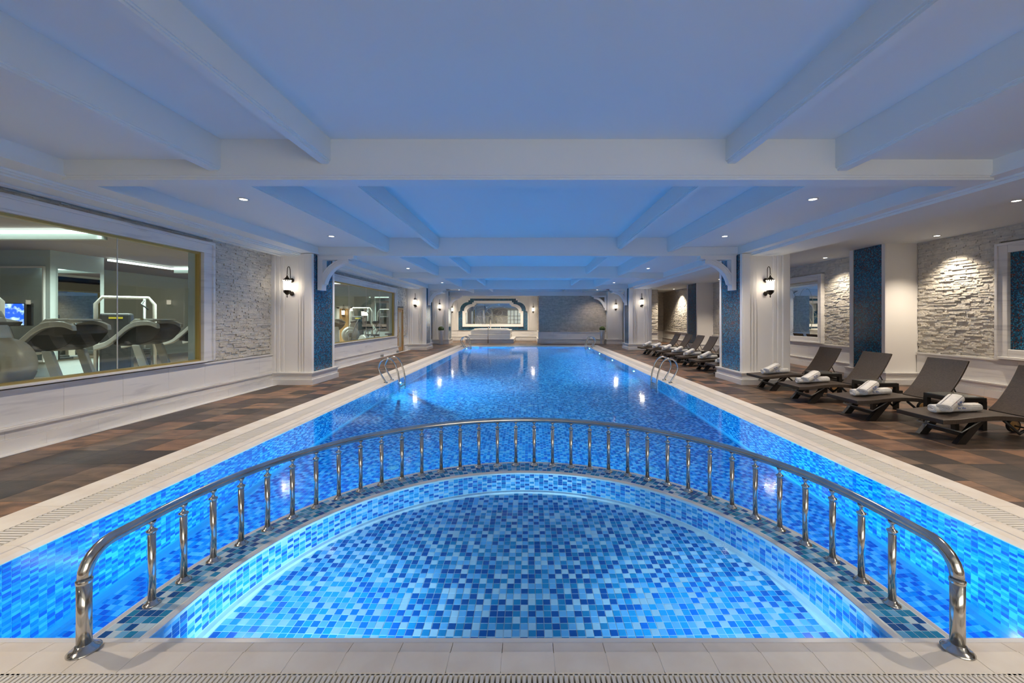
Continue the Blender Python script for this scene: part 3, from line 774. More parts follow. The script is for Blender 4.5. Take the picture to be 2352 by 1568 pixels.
# ------------------------------------------------------------------ gym room shell
gy = st(MB().box(-16.5, -1, -.1, -6.5, 23.6, 0).build('gym_floor', M_GYMFLOOR), 'dark floor of the gym')
gc = st(MB().box(-16.5, -1, 3.5, -6.5, 23.6, 3.6).build('gym_ceiling', M_GYMCEIL), 'brown ceiling of the gym with lit coves')
st(MB().box(-16.6, -1, 0, -16.4, 23.6, 3.6).box(-16.5, -1.1, 0, -6.5, -.9, 3.6).build('wall_gym', M_GYMWALL), 'far walls of the gym')
gb = st(box(-16.5, 23.4, 0, -6.5, 23.6, 3.6).build('wall_gym_back', M_GYMWALL), 'back wall of the gym with doorway')
for x0, x1, z0, z1, m in ((-12.1, -11.35, .9, 2.9, M_MIRROR), (-9.0, -8.1, .9, 2.9, M_MIRROR), (-10.2, -9.25, .9, 2.9, M_MIRROR)):
    box(x0, 23.36, z0, x1, 23.4, z1).build('mirror_panel', m, gb)
b = MB(); b.box(-11.2, 23.3, 0, -11.05, 23.4, 2.3); b.box(-10.45, 23.3, 0, -10.3, 23.4, 2.3); b.box(-11.2, 23.3, 2.2, -10.3, 23.4, 2.35); b.build('doorway_surround', M_PAINT, gb)
box(-11.05, 23.36, 0, -10.45, 23.4, 2.2).build('doorway_panelling', M_WOOD, gb)
b = MB()
for k in range(8): b.box(-11.03+.075*k, 23.34, 0, -10.985+.075*k, 23.37, 2.2)
b.build('panel_board', M_WOOD, gb)
gp = st(box(-16.4, 11, 0, -13.2, 12.4, 3.5).build('wall_gym_pier', M_GYMWALL), 'white pier with mirror panels inside the gym')
for x0, x1 in ((-14.55, -13.35), (-16.2, -14.9)):
    box(x0, 10.96, .45, x1, 11, 3.0).build('mirror_panel', M_MIRROR, gp)
    b = MB(); b.box(x0-.04, 10.94, .41, x1+.04, 10.99, .46); b.box(x0-.04, 10.94, 3.0, x1+.04, 10.99, 3.05); b.box(x0-.04, 10.94, .46, x0, 10.99, 3.0); b.box(x1, 10.94, .46, x1+.04, 10.99, 3.0); b.build('mirror_frame', M_PAINT, gp)
box(-13.2, 11.15, .45, -13.16, 12.25, 3.0).build('mirror_panel', M_MIRROR, gp)
for nm_, bx in (('cove_light', (-16.3, 8.35, 3.42, -9.2, 8.5, 3.46)), ('cove_light', (-13.1, 12.4, 3.40, -13.0, 14.5, 3.46)), ('cove_light', (-13.1, 14.5, 3.40, -6.6, 14.62, 3.46)), ('cove_light', (-15, 20, 3.36, -7, 20.1, 3.42))):
    st(box(*bx).build(nm_, M_COVE), 'glowing cove strip in the gym ceiling')
st(MB().box(-16.3, 8.5, 3.3, -9.1, 8.62, 3.5).box(-13.0, 14.62, 3.28, -6.6, 14.75, 3.5).build('gym_cornice', M_GYMWALL), 'cornice below the lit cove in the gym')
for sx_, yy_ in ((-9.5, 5.6), (-9.0, 9.8), (-8.5, 12.3)):
    pass

# ------------------------------------------------------------------ small builders
def arc(cx, cz, r, a0, a1, n): return [(cx+r*math.cos(a0+(a1-a0)*i/n), cz+r*math.sin(a0+(a1-a0)*i/n)) for i in range(n+1)]

# curved steel railing
rail = tag(empty('pool_railing', (CX, CY, 0)), 'curved polished steel railing on the ridge in front', 'railing')
RZ = .475; RR = .028
Pth = []
e = .13; yP = 1.925
for k in range(7):
    a = PI/2*k/6; Pth.append((-RB, yP-CY+e-e*math.cos(a), RZ-e+e*math.sin(a)))
Pth.append((-RB, -.05, RZ))
for k in range(61):
    a = PI-PI*k/60; Pth.append((RB*math.cos(a), RB*math.sin(a), RZ))
Pth.append((RB, -.05, RZ))
for k in range(7):
    a = PI/2*(1-k/6); Pth.append((RB, yP-CY+e-e*math.cos(a), RZ-e+e*math.sin(a)))
MB().tube(Pth, RR, 20).build('handrail', M_STEEL, rail)
for s in (-1, 1):
    q = MB().tube([(s*RB, yP-CY, -.002), (s*RB, yP-CY, RZ-e+.002)], RR, 20).build('post', M_STEEL, rail)
    MB().lathe([(.030, 0), (.0312, .002), (.0312, .016), (.030, .018)], 20, (s*RB, yP-CY, RZ-e-.02)).build('collar', M_STEEL, q)
    MB().lathe([(.062, 0), (.062, .004), (.052, .012), (.040, .018), (.034, .03), (.029, .034)], 28, (s*RB, yP-CY, 0)).build('flange', M_STEEL, q)
bal = None
for k in range(34):
    a = math.radians(181.5-183*k/33)
    loc = (RB*math.cos(a), RB*math.sin(a), RID)
    if bal is None:
        h = RZ-RR-RID
        bal = MB().tube([(0,0,0), (0,0,h-.06)], .0185, 14).build('baluster', M_STEEL, rail, loc)
        MB().lathe([(.042, .0), (.042, .004), (.034, .010), (.026, .014), (.0225, .024), (.019, .026)], 20).build('flange', M_STEEL, bal)
        MB().lathe([(.0205, h-.068), (.0205, h-.062), (.026, h-.055), (.026, h-.05), (.016, h-.044), (.010, h-.036), (.0085, h-.026), (.011, h-.018), (.017, h-.009), (.021, h+.003)], 16).build('finial', M_STEEL, bal)
    else:
        c = copy_tree(bal, rail); c.location = loc
bpy.context.view_layer.update()

# ladders: two inverted-U side rails, treads below the water
def make_ladder(s, y, label):
    """s=-1 left wall, +1 right wall; local x points to the water"""
    t = tag(empty('pool_ladder', (s*3.58, y, 0), 0), label, 'ladder', 'steel pool ladders')
    m = -s
    side = [(0, 0), (-.06*1, .10), (-.15, .24), (-.19, .34), (-.185, .42), (-.15, .50), (-.09, .565), (-.01, .60), (.07, .605), (.14, .575), (.20, .51), (.25, .42), (.29, .30), (.325, .18), (.345, .06), (.35, -.1), (.35, -1.15)]
    side = [(u*.98, v) for u, v in side]
    P0 = [Vector((m*u, 0, v)) for u, v in side]
    def sm(P):  # one Chaikin pass
        q = [P[0]]
        for a, c in zip(P[:-1], P[1:]): q += [a*.75+c*.25, a*.25+c*.75]
        return q+[P[-1]]
    P0 = sm(P0)
    for dy in (-.23, .23):
        r_ = MB().tube([(p.x, dy, p.z) for p in P0], .021, 12).build('side_rail', M_STEEL, t)
        MB().lathe([(.05, 0), (.05, .006), (.036, .014), (.022, .02)], 18, (0, dy, 0)).build('flange', M_STEEL, r_)
    for z in (-.2, -.48, -.76):
        box(m*.31, -.21, z-.012, m*.40, .21, z+.012).build('tread', M_STEEL, t, bevel=.004)
make_ladder(-1, 10.25, 'steel pool ladder on the left side, nearer to the camera')
make_ladder(1, 10.25, 'steel pool ladder on the right side, nearer to the camera')
make_ladder(-1, 22.5, 'far steel pool ladder on the left, by the whirlpool')
make_ladder(1, 22.5, 'far steel pool ladder on the right, by the stone block')

# pool lamp fixtures (disc and steel ring on the pool wall)
for s, y in LAMPS:
    lab = {(-1, 10.8): 'round underwater lamp on the left pool wall below the nearer ladder', (-1, 22.4): 'round underwater lamp on the left pool wall at the far ladder',
           (1, 13.07): 'round underwater lamp on the right pool wall, nearest to the camera', (1, 16.4): 'round underwater lamp on the right pool wall, second from the camera',
           (1, 19.3): 'round underwater lamp on the right pool wall, third from the camera', (1, 22.5): 'round underwater lamp on the right pool wall at the far ladder'}[(s, y)]
    t = tag(empty('pool_lamp', (s*PX, y, -.62)), lab, 'lamp', 'underwater lamps')
    q = MB().lathe([(.11, 0), (.11, .012), (.085, .02), (.08, .012)], 20).build('rim', M_STEEL, t); q.rotation_euler = (0, -s*PI/2, 0)
    q = MB().lathe([(.055, .013), (.05, .016)], 20).build('lens', M_POOLLAMP, t); q.rotation_euler = (0, -s*PI/2, 0)
# floor drains
M_DRAIN = flat('drain_plastic', (.22, .42, .60), .5)
for x, y, l in ((-1.95, 5.75, 'left'), (1.75, 5.75, 'right'), (.05, 9.1, 'middle')):
    t = tag(empty('floor_drain', (x, y, DEEP)), 'round white drain in the pool floor, %s one' % l, 'drain')
    MB().lathe([(.085, 0), (.085, .006), (.07, .009), (.065, .004)], 24).build('drain_ring', M_DRAIN, t)
    b = MB(); b.lathe([(.04, 0), (.04, .008)], 16)
    for k in range(8):
        a = PI*k/4; b.tube([(.03*math.cos(a), .03*math.sin(a), .01), (.078*math.cos(a), .078*math.sin(a), .01)], .005, 4)
    b.build('drain_grid', M_COPEDGE, t)

# downlights
def downlight(x, y, z, label, power=DOWN_P, spot=2.2, group='recessed ceiling downlights'):
    t = tag(empty('downlight', (x, y, z)), label, 'light', group)
    MB().lathe([(.075, 0), (.075, -.006), (.055, -.009), (.052, -.001)], 24).build('trim_ring', M_COPEDGE, t)
    MB().lathe([(.05, -.001), (.05, -.006)], 24).build('lens', M_SPOT, t)
    light('downlight_bulb', 'SPOT', (x, y, z-.02), power, WARM, (0, 0, 0), .03, spot=spot, blend=.8)
names = ['first', 'second', 'third', 'fourth', 'fifth', 'sixth', 'seventh', 'eighth', 'ninth', 'tenth']
YL = [-2.2, .3, 2.6, 5.99, 8.67, 11.47, 14.2, 17.0, 19.84, 24.7]
for s in (-1, 1):
    for k, y in enumerate(YL):
        downlight(s*4.28, y, ZS, 'small round downlight in the %s ceiling strip, %s from the near end' % ('left' if s < 0 else 'right', names[k]), DOWN_P*(.55 if k == 9 else 1))
for x in (-4.3, -.9): downlight(x, 27.9, 3.36, 'unseen downlight added to brighten the whirlpool niche, %s side' % ('left' if x < -2 else 'right'), 420)  # two downlights added out of view to lift the dark niche
for k, (x, y) in enumerate(((8.95, 3.4), (9.04, 8.81), (7.6, 6.2), (7.6, 15.2), (9.0, 24.6), (8.9, 18.5), (8.95, 12.0))):
    downlight(x, y, ZA, 'small round downlight above the loungers, %s' % ('out of view nearest', 'shining on the stone wall beside the mosaic strip', 'over the near loungers', 'over the far loungers', 'in the far recess', 'by the second pilaster', 'by the framed mirror')[k], (230, 280, 210, 240, 600, 320, 210)[k], (1.9, 1.7, 2.3, 2.3, 1.9, 1.9, 1.9)[k])
for k, (x, y, l) in enumerate(((-10.3, 9.45, 'nearest, above the treadmills'), (-15.0, 14.0, 'behind the mirrored pier'), (-13.6, 16.0, 'by the bend of the cove'), (-11.0, 15.2, 'beyond the lit cove'), (-9.0, 19.0, 'seen through the second window'))):
    t = tag(empty('downlight', (x, y, 3.5)), 'small round downlight in the gym ceiling, '+l, 'light', 'gym downlights')
    MB().lathe([(.07, 0), (.07, -.006), (.055, -.009), (.052, -.001)], 20).build('trim_ring', M_COPEDGE, t)
    MB().lathe([(.05, -.001), (.05, -.006)], 20).build('lens', M_SPOT, t)
for s in (-1, 1):
    t = tag(empty('ceiling_vent', (s*4.9, 24.2, ZS)), 'slim slotted air vent near the %s far column' % ('left' if s < 0 else 'right'), 'vent')
    b = MB(); b.box(-.12, -.5, -.012, .12, .5, -.001); b.build('vent_frame', M_COPEDGE, t)
    b = MB()
    for k in range(5): b.box(-.1+.045*k, -.47, -.018, -.08+.045*k, .47, -.008)
    b.build('vent_slat', M_CHANNEL, t)

# corner brackets under the cross beams
def bracket(x, y, s, label, w=.90, h=.86, zt=3.178, th=.22):
    """s=+1 extends toward +X from x"""
    t = tag(empty('corner_bracket', (x, y, zt)), label, 'bracket', 'curved corner brackets under the beams')
    P = lambda u, v: (s*u*w, v*h)
    MB().prism([P(0, 0), P(1, 0), P(1, -.085), P(.94, -.085), P(.94, -.10), P(.86, -.10), P(.86, -.125), P(.14, -.11), P(.14, -.85), P(.125, -.85), P(.125, -1), P(0, -1)], 'y', 0, th).build('bracket_arm', M_PAINT, t, bevel=.003)
    n = 18; ca = lambda r, d0, d1: [P(.92-r*math.cos(math.radians(d0+(d1-d0)*k/n)), -.95+r*math.sin(math.radians(d0+(d1-d0)*k/n))) for k in range(n+1)]
    MB().prism(ca(.905, 10, 84)+[P(.86, -.06), P(.86, -.215)]+ca(.74, 10, 85)[::-1]+[P(.12, -.84), P(.03, -.80)], 'y', .02, th-.02).build('bracket_arch', M_PAINT, t)
    b = MB()
    b.prism(ca(.895, 12, 80)+ca(.86, 12, 80)[::-1], 'y', .005, th-.005); b.prism(ca(.80, 12, 84)+ca(.765, 12, 84)[::-1], 'y', .005, th-.005)
    b.build('arch_bead', M_PAINT, t)
    return t
for k, y in enumerate((9.98, 20.96)):
    bracket(-5.28, y, 1, 'white curved bracket on the left column, %s' % ('nearest to the camera', 'second one back')[k])
    bracket(5.22, y, -1, 'white curved bracket on the right column, %s' % ('nearest to the camera', 'second one back')[k])
bracket(-5.08, 25.5, 1, 'white curved bracket by the whirlpool niche', .85, .85, 3.088)
bracket(5.03, 25.5, -1, 'white curved bracket beside the grey stone block', .95, .95, 3.088)

# ottoman wall sconces
def make_sconce():
    t = empty('wall_sconce')
    Y = -.2
    for z in (.15, -.19):
        q = MB().lathe([(.058, 0), (.058, .012), (.045, .025), (.02, .035), (.014, .06), (.012, .11)], 18).build('wall_boss', M_BRONZE, t, (0, 0, z)); q.rotation_euler = (PI/2, 0, 0)
    # hook: bar up the wall side, arching forward to the lantern ring
    P = [(0, -.07, -.19), (0, -.075, .15), (0, -.08, .36), (0, -.085, .42), (0, -.10, .465), (0, -.135, .487), (0, -.17, .468), (0, -.19, .43), (0, -.195, .36), (0, Y, .30)]
    MB().tube(P, .009, 8).build('hook_arm', M_BRONZE, t)
    MB().tube([(0, -.07, -.19), (0, Y, -.19)], .009, 8).build('lower_arm', M_BRONZE, t)
    MB().tube([(.019*math.cos(a), Y, .28+.019*math.sin(a)) for a in [2*PI*i/14 for i in range(14)]], .005, 6, closed=True).build('hanging_ring', M_BRONZE, t)
    MB().lathe([(.093, .105), (.094, .112), (.088, .116), (.086, .14), (.096, .146), (.094, .152), (.06, .175), (.04, .205), (.022, .215), (.024, .235), (.012, .245), (.008, .265)], 20, (0, Y, 0)).build('cap', M_BRONZE, t)
    b = MB()
    for k in range(12):
        a = 2*PI*k/12; b.box(.0+.0885*math.cos(a)-.008, Y+.0885*math.sin(a)-.008, .118, .0885*math.cos(a)+.008, Y+.0885*math.sin(a)+.008, .136)
    b.build('pierced_light', M_LAMP, t)
    MB().lathe([(.076, -.115), (.083, -.08), (.088, .105)], 24, (0, Y, 0)).build('lamp_glass', M_LAMP, t)
    MB().lathe([(.008, -.30), (.012, -.29), (.016, -.27), (.010, -.262), (.012, -.235), (.03, -.225), (.05, -.205), (.068, -.185), (.074, -.18), (.074, -.175), (.060, -.172), (.060, -.130), (.078, -.126), (.080, -.115), (.07, -.11)], 20, (0, Y, 0)).build('bottom_cup', M_BRONZE, t)
    b = MB()
    for k in range(10):
        a = 2*PI*k/10; c_, s_ = math.cos(a), math.sin(a)
        b.tube([(.07*c_, Y+.07*s_, -.176), (.082*c_, Y+.082*s_, -.15), (.078*c_, Y+.078*s_, -.122)], .006, 5)
    b.build('cup_bar', M_BRONZE, t)
    return t
SC = [(-5.80, 9.79, 2.40, 'dark bronze wall lantern on the near left column'), (5.83, 9.79, 2.40, 'dark bronze wall lantern on the near right column'),
      (-5.82, 20.67, 2.45, 'bronze wall lantern on the second left column'), (5.86, 20.67, 2.45, 'bronze wall lantern on the second right column'),
      (-5.60, 25.36, 2.37, 'bronze wall lantern on the far left column above the cactus pot'), (5.55, 25.33, 2.37, 'bronze wall lantern on the far right pier'),
      (-5.60, YB-.06, 2.28, 'small bronze wall lantern left of the niche mosaic'), (.37, YB-.06, 2.28, 'small bronze wall lantern right of the niche mosaic'),
      (-10.75, 23.34, 1.95, 'bronze wall lantern in the wood panelled doorway of the gym'), (-9.6, 23.34, 1.9, 'bronze wall lantern at the back of the gym')]
s0 = make_sconce(); bpy.context.view_layer.update()
for k, (x, y, z, lab) in enumerate(SC):
    t = s0 if k == 0 else copy_tree(s0)
    t.location = (x, y, z); t.scale = (.9, 1, .96); tag(t, lab, 'lamp', 'bronze wall lanterns')
    light('sconce_bulb', 'POINT', (x, y-.2 if k < 8 else y-.2, z-.05), SCONCE_P*(1 if k < 8 else .4), (1, .84, .64), size=.085)

# potted cacti
def cactus_pot(x, y, label, gl):
    t = tag(empty('potted_cactus', (x, y, 0)), label, 'plant', 'potted cacti')
    MB().lathe([(.11, 0), (.115, .01), (.165, .86), (.17, .88), (.155, .88), (.15, .84), (.02, .84)], 28).build('planter', M_CERAMIC, t)
    MB().lathe([(.15, .83), (.01, .835)], 20).build('soil', M_SOIL, t)
    n = 48; prof = []
    vs = []; K = 12
    for i in range(K+1):
        ph = -PI/2*.5 + (PI/2+PI/2*.5)*i/K
        for j in range(n):
            a = 2*PI*j/n; rib = 1-.14*(.5-.5*math.cos(a*14))
            r = .19*math.cos(ph)*rib if i < K else .01
            vs.append((r*math.cos(a), r*math.sin(a), .97+.16*math.sin(ph)))
    fs = [(i*n+j, i*n+(j+1) % n, (i+1)*n+(j+1) % n, (i+1)*n+j) for i in range(K) for j in range(n)]+[tuple(range(K*n, K*n+n)), tuple(range(n-1, -1, -1))]
    MB().add(vs, fs, 0, True).build('cactus_body', M_CACTUS, t)
cactus_pot(-5.45, 24.95, 'round cactus in a tall white pot by the far left column', 0)
cactus_pot(4.72, 25.35, 'round cactus in a tall white pot in front of the stone block', 0)

# whirlpool platform
wp = tag(empty('whirlpool_platform', (-2.55, 27.6, 0)), 'white marble stepped whirlpool platform under the niche mirror', 'whirlpool')
def stp(n, x0, x1, y0, z0, z1, k):
    """one step faced with slabs: body plus proud nosing"""
    L = (x1-x0)/k
    for i in range(k):
        box(x0+L*i+.002+2.55, y0-27.6, z0, x0+L*(i+1)-.002+2.55, YB-27.6-.1, z1-.03).build(n, M_MARBLE, wp)
    box(x0-.03+2.55, y0-.03-27.6, z1-.03, x1+.03+2.55, YB-27.6-.08, z1).build('nosing', M_MARBLE, wp, bevel=.006)
stp('riser_slab', -4.1, -.95, 26.0, 0, .28, 4); stp('riser_slab', -3.95, -1.2, 26.4, .28, .56, 4); stp('riser_slab', -3.85, -1.2, 26.75, .56, .84, 4)
b = MB()
O_ = [(-1.15, -.75), (1.15, -.75), (1.15, 1.3), (-1.15, 1.3)]
oo = []; ii = []; n = 40
for k in range(n):
    a = 2*PI*k/n; c_, s_ = math.cos(a), math.sin(a); q = lambda v, p: math.copysign(abs(v)**p, v)
    oo.append((1.2*q(c_, .5), .35+1.05*q(s_, .5))); ii.append((.95*q(c_, .6), .35+.8*q(s_, .6)))
vs = [(p[0], p[1], .84) for p in oo]+[(p[0], p[1], .91) for p in oo]+[(p[0], p[1], .91) for p in ii]+[(p[0]*.8, (p[1]-.35)*.8+.35, .55) for p in ii]
fs = []
for k in range(n):
    j = (k+1) % n; fs += [(k, j, n+j, n+k), (n+k, n+j, 2*n+j, 2*n+k), (2*n+k, 2*n+j, 3*n+j, 3*n+k)]
b.add(vs, fs+[tuple(range(3*n, 4*n))]).build('tub_shell', M_CERAMIC, wp)
MB().tube([(.55, 1.2, .9), (.55, 1.2, 1.0), (.55, 1.05, 1.03)], .02, 8).build('tub_tap', M_STEEL, wp)
hr = tag(empty('grab_pole', (-2.6, 25.85, 0)), 'slim steel handrail pole in front of the whirlpool steps', 'handrail')
MB().tube([(0, 0, 0), (0, 0, .86), (0, .04, .91), (.03, 1.1, 1.5), (.04, 1.3, 1.56), (.04, 1.36, 1.50), (.04, 1.36, .86)], .024, 10).build('rail_tube', M_STEEL, hr)
MB().lathe([(.06, 0), (.06, .01), (.03, .02)], 16).build('flange', M_STEEL, hr)

# ------------------------------------------------------------------ sun loungers, tables, towels
def slab_from_curve(top, th, y0, y1, name, mat, parent, uvs=1.0):
    """curved woven panel: top curve in XZ, thickness th, with UVs along its length"""
    n = len(top); N_ = []
    for i in range(n):
        a = top[max(0, i-1)]; c = top[min(n-1, i+1)]; dx, dz = c[0]-a[0], c[1]-a[1]; l = math.hypot(dx, dz); N_.append((-dz/l, dx/l))
    bot = [(p[0]-q[0]*th, p[1]-q[1]*th) for p, q in zip(top, N_)]
    me = bpy.data.meshes.new(name); vs = []
    for p in top: vs += [(p[0], y0, p[1]), (p[0], y1, p[1])]
    for p in bot: vs += [(p[0], y0, p[1]), (p[0], y1, p[1])]
    o_ = 2*n; fs = []
    for i in range(n-1):
        a = 2*i; fs.append((a, a+1, a+3, a+2)); fs.append((o_+a, o_+a+2, o_+a+3, o_+a+1))
        fs.append((a, a+2, o_+a+2, o_+a)); fs.append((a+1, o_+a+1, o_+a+3, a+3))
    fs += [(0, o_, o_+1, 1), (2*n-2, 2*n-1, o_+2*n-1, o_+2*n-2)]
    me.from_pydata(vs, [], fs); me.materials.append(mat)
    uv = me.uv_layers.new(name='uv'); L = [0]
    for a, c in zip(top[:-1], top[1:]): L.append(L[-1]+math.hypot(c[0]-a[0], c[1]-a[1]))
    for lp in me.loops:
        v = lp.vertex_index; i = (v % o_)//2; side = v % 2; lay = v//o_
        uv.data[lp.index].uv = (side*(y1-y0)+lay*th, L[i]+lay*.0)
    bm = bmesh.new(); bm.from_mesh(me); bmesh.ops.recalc_face_normals(bm, faces=bm.faces); bm.to_mesh(me); bm.free()
    o = bpy.data.objects.new(name, me); COL.objects.link(o); o.parent = parent
    md = o.modifiers.new('bevel', 'BEVEL'); md.width = .008; md.segments = 2; md.limit_method = 'ANGLE'; md.angle_limit = 1.0
    return o
def curve(pts, n=8):
    out = []
    P = [pts[0]]+list(pts)+[pts[-1]]
    for i in range(1, len(P)-2):
        for k in range(n):
            t = k/n; p0, p1, p2, p3 = P[i-1], P[i], P[i+1], P[i+2]
            out.append(tuple(.5*((2*p1[j])+(-p0[j]+p2[j])*t+(2*p0[j]-5*p1[j]+4*p2[j]-p3[j])*t*t+(-p0[j]+3*p1[j]-3*p2[j]+p3[j])*t**3) for j in (0, 1)))
    return out+[pts[-1]]
def make_lounger():
    t = empty('sun_lounger'); W = .64
    slab_from_curve(curve([(0, .325), (.22, .335), (.45, .36), (.7, .375), (.95, .365), (1.15, .335), (1.33, .30)]), .06, 0, W, 'seat', M_WICKER, t)
    slab_from_curve(curve([(1.30, .315), (1.42, .43), (1.52, .56), (1.61, .70), (1.68, .83), (1.735, .95)]), .03, .0, W, 'backrest', M_WICKER, t)
    b = MB()
    for y in (0, W-.05):
        b.prism([(1.28, .30), (1.5, .27), (1.95, .255), (1.95, .20), (1.5, .215), (1.25, .24)], 'y', y, y+.05)
    b.box(1.88, .05, .20, 1.95, W-.05, .25); b.build('rear_frame', M_WICKER, t)
    for y in (.05, W-.11):
        MB().prism([(.50, .33), (.62, .34), (.34, .0), (.22, .0)], 'y', y, y+.06).build('leg', M_WICKER, t)
    MB().box(.33, .1, .09, .37, W-.1, .13).build('leg_brace', M_WICKER, t)
    MB().tube([(.50, .03, .30), (.27, .03, .16), (.27, W-.03, .16), (.50, W-.03, .30)], .009, 6).build('tilt_bar', M_GREYMET, t)
    for y in (.07, W-.1): MB().tube([(1.25, y, .27), (1.05, y, .13), (.85, y, .30)], .018, 6).build('strut', M_BLACK, t)
    ax = MB().tube([(1.62, .02, .095), (1.62, W-.02, .095)], .012, 8).build('axle', M_BLACK, t)
    for y in (.02, W-.05):
        w_ = MB().lathe([(.06, 0), (.092, .0), (.095, .005), (.095, .027), (.092, .032), (.06, .032)], 28).build('wheel', M_RUBBER, t, (1.62, y+.032, .095), (PI/2, 0, 0))
        MB().lathe([(.07, -.003), (.075, .001), (.075, .031), (.07, .035), (.02, .037)], 24).build('wheel_disc', M_WOOD, w_)
        MB().prism([(1.58, .25), (1.66, .25), (1.635, .10), (1.605, .10)], 'y', y+.035, y+.055).build('wheel_fork', M_BLACK, t)
    for y in (.14, W-.16): MB().tube([(1.60, y, .60), (1.78, y, .25)], .01, 6).build('back_stay', M_BLACK, t)
    return t
def make_table():
    t = empty('side_table'); A = .46
    for x in (0, A-.06):
        for y in (0, A-.06): MB().box(x, y, 0, x+.06, y+.06, .41).build('leg', M_WICKER, t)
    MB().box(0, 0, .40, A, A, .465).build('table_frame', M_WICKER, t, bevel=.006)
    MB().box(.02, .02, .465, A-.02, A-.02, .473).build('glass_top', M_TABLEGLASS, t)
    b = MB(); b.tube([(.03, .03, .3), (A-.03, A-.03, .3)], .012, 6); b.tube([(A-.03, .03, .3), (.03, A-.03, .3)], .012, 6); b.build('cross_brace', M_BLACK, t)
    return t
def txt(body, size, mat, parent, loc, rot, name):
    c = bpy.data.curves.new(name, 'FONT'); c.body = body; c.size = size; c.extrude = .0006; c.align_x = 'CENTER'; c.align_y = 'CENTER'
    o = bpy.data.objects.new('tmp', c); COL.objects.link(o)
    dg = bpy.context.evaluated_depsgraph_get(); me = bpy.data.meshes.new_from_object(o.evaluated_get(dg)); bpy.data.objects.remove(o)
    me.materials.clear(); me.materials.append(mat)
    q = bpy.data.objects.new(name, me); COL.objects.link(q); q.parent = parent; q.location = loc; q.rotation_euler = rot
    return q
def make_towel(L, a, h, stripes=True):
    """rolled towel lying along local x, flattened roll section a (half width y) x h (height); flat printed face toward -y, tilted"""
    t = empty('rolled_towel'); n = 22
    def sec(k, sc=1):  # superellipse section resting on z=0
        q = 2*PI*k/n; c_, s_ = math.cos(q), math.sin(q); p = .72
        return (a*sc*math.copysign(abs(c_)**p, c_), h/2+h/2*sc*math.copysign(abs(s_)**p, s_))
    xs = [-L/2, -L/2+.008, -L/4, 0, L/4, L/2-.008, L/2]; sc = [.93, 1, 1.01, .985, 1.02, 1, .93]
    vs = []
    for x, s_ in zip(xs, sc): vs += [(x, *sec(k, s_)) for k in range(n)]
    fs = [(i*n+k, i*n+(k+1) % n, (i+1)*n+(k+1) % n, (i+1)*n+k) for i in range(len(xs)-1) for k in range(n)]
    b = MB(); b.add(vs, fs, 0, True)
    b.add(vs, [tuple(range(n-1, -1, -1)), tuple(range((len(xs)-1)*n, len(xs)*n))])
    b.build('roll', M_TOWEL, t)
    b = MB()
    for s_ in (-1, 1):   # rolled end: a spiral edge
        sp = []
        for i in range(46):
            q = i/45*5*PI; r = 1-.8*i/45; sp.append((s_*(L/2+.001), a*.88*r*math.cos(q), h/2+h/2*.88*r*math.sin(q)))
        b.tube(sp, .0035, 4)
    b.build('spiral_edge', M_TOWEL, t)
    b = MB()
    for k in ((4, 8) if stripes else (2,)):
        p = sec(k*n/22+.5, 1.03); q2 = sec(k*n/22+.78, 1.03)
        b.add([(-L/2, *p), (L/2, *p), (L/2, *q2), (-L/2, *q2)], [(0, 1, 2, 3)])
    b.build('stripe', M_STRIPE, t, fix=False)
    # print on the lower front side
    g = empty('print', parent=t); g.location = (.02, -a*.985, h*.56); g.rotation_euler = (math.radians(72), 0, 0)
    lt = txt('fit life', h*.42, M_BLUEINK, g, (0, 0, .003), (0, 0, 0), 'lettering')
    MB().box(-.05, -h*.30, .002, .09, -h*.275, .004).build('underline', M_BLUEINK, g)
    MB().lathe([(h*.045, .002), (h*.045, .004)], 10, (-.055, h*.30, 0)).build('red_mark', M_REDINK, g)
    return t
lg0 = make_lounger(); tb0 = make_table(); tw0 = make_towel(.56, .075, .10); tw1 = make_towel(.34, .085, .11)
bpy.context.view_layer.update()
used = set()
def place(src, *a):
    if src.name in used: c = copy_tree(src)
    else: used.add(src.name); c = src
    return c
# (front x, far-edge y)
LG = [(5.23, 5.66), (5.12, 6.84), (5.07, 8.10), (5.16, 9.42), (5.16, 11.65), (5.12, 12.75), (5.12, 13.9), (5.13, 15.05), (5.15, 16.2), (5.12, 17.3), (5.02, 18.3)]
NM = ['nearest to the camera at the right edge', 'second from the camera', 'third from the camera', 'fourth, half behind the near right column', 'just beyond the near right column, nearest of the far row',
      'second of the far row', 'third of the far row', 'fourth of the far row', 'fifth of the far row', 'sixth of the far row', 'last of the far row by the second column']
for k, ((x, y), nm_) in enumerate(zip(LG, NM)):
    t = place(lg0); t.location = (x, y-.64, 0); tag(t, 'dark brown wicker sun lounger, '+nm_, 'lounger', 'wicker sun loungers')
    a = place(tw0); a.location = (x+.47, y-.34, .366); a.rotation_euler = (0, -.06, math.radians(-6+rng.uniform(-3, 3))); tag(a, 'flat rolled towel on the lounger '+nm_.replace(', half behind the near right column', ' from the camera').replace('just beyond the near right column, ', '').replace(' by the second column', ''), 'towel', 'rolled towels on the loungers')
    c = place(tw1); c.location = (x+.40+rng.uniform(-.03, .03), y-.37, .435); c.rotation_euler = (0, -.34, math.radians(20+rng.uniform(-6, 6))); tag(c, 'striped rolled towel on top, on the lounger '+nm_.replace(', half behind the near right column', ' from the camera').replace('just beyond the near right column, ', '').replace(' by the second column', ''), 'towel', 'rolled towels on the loungers')
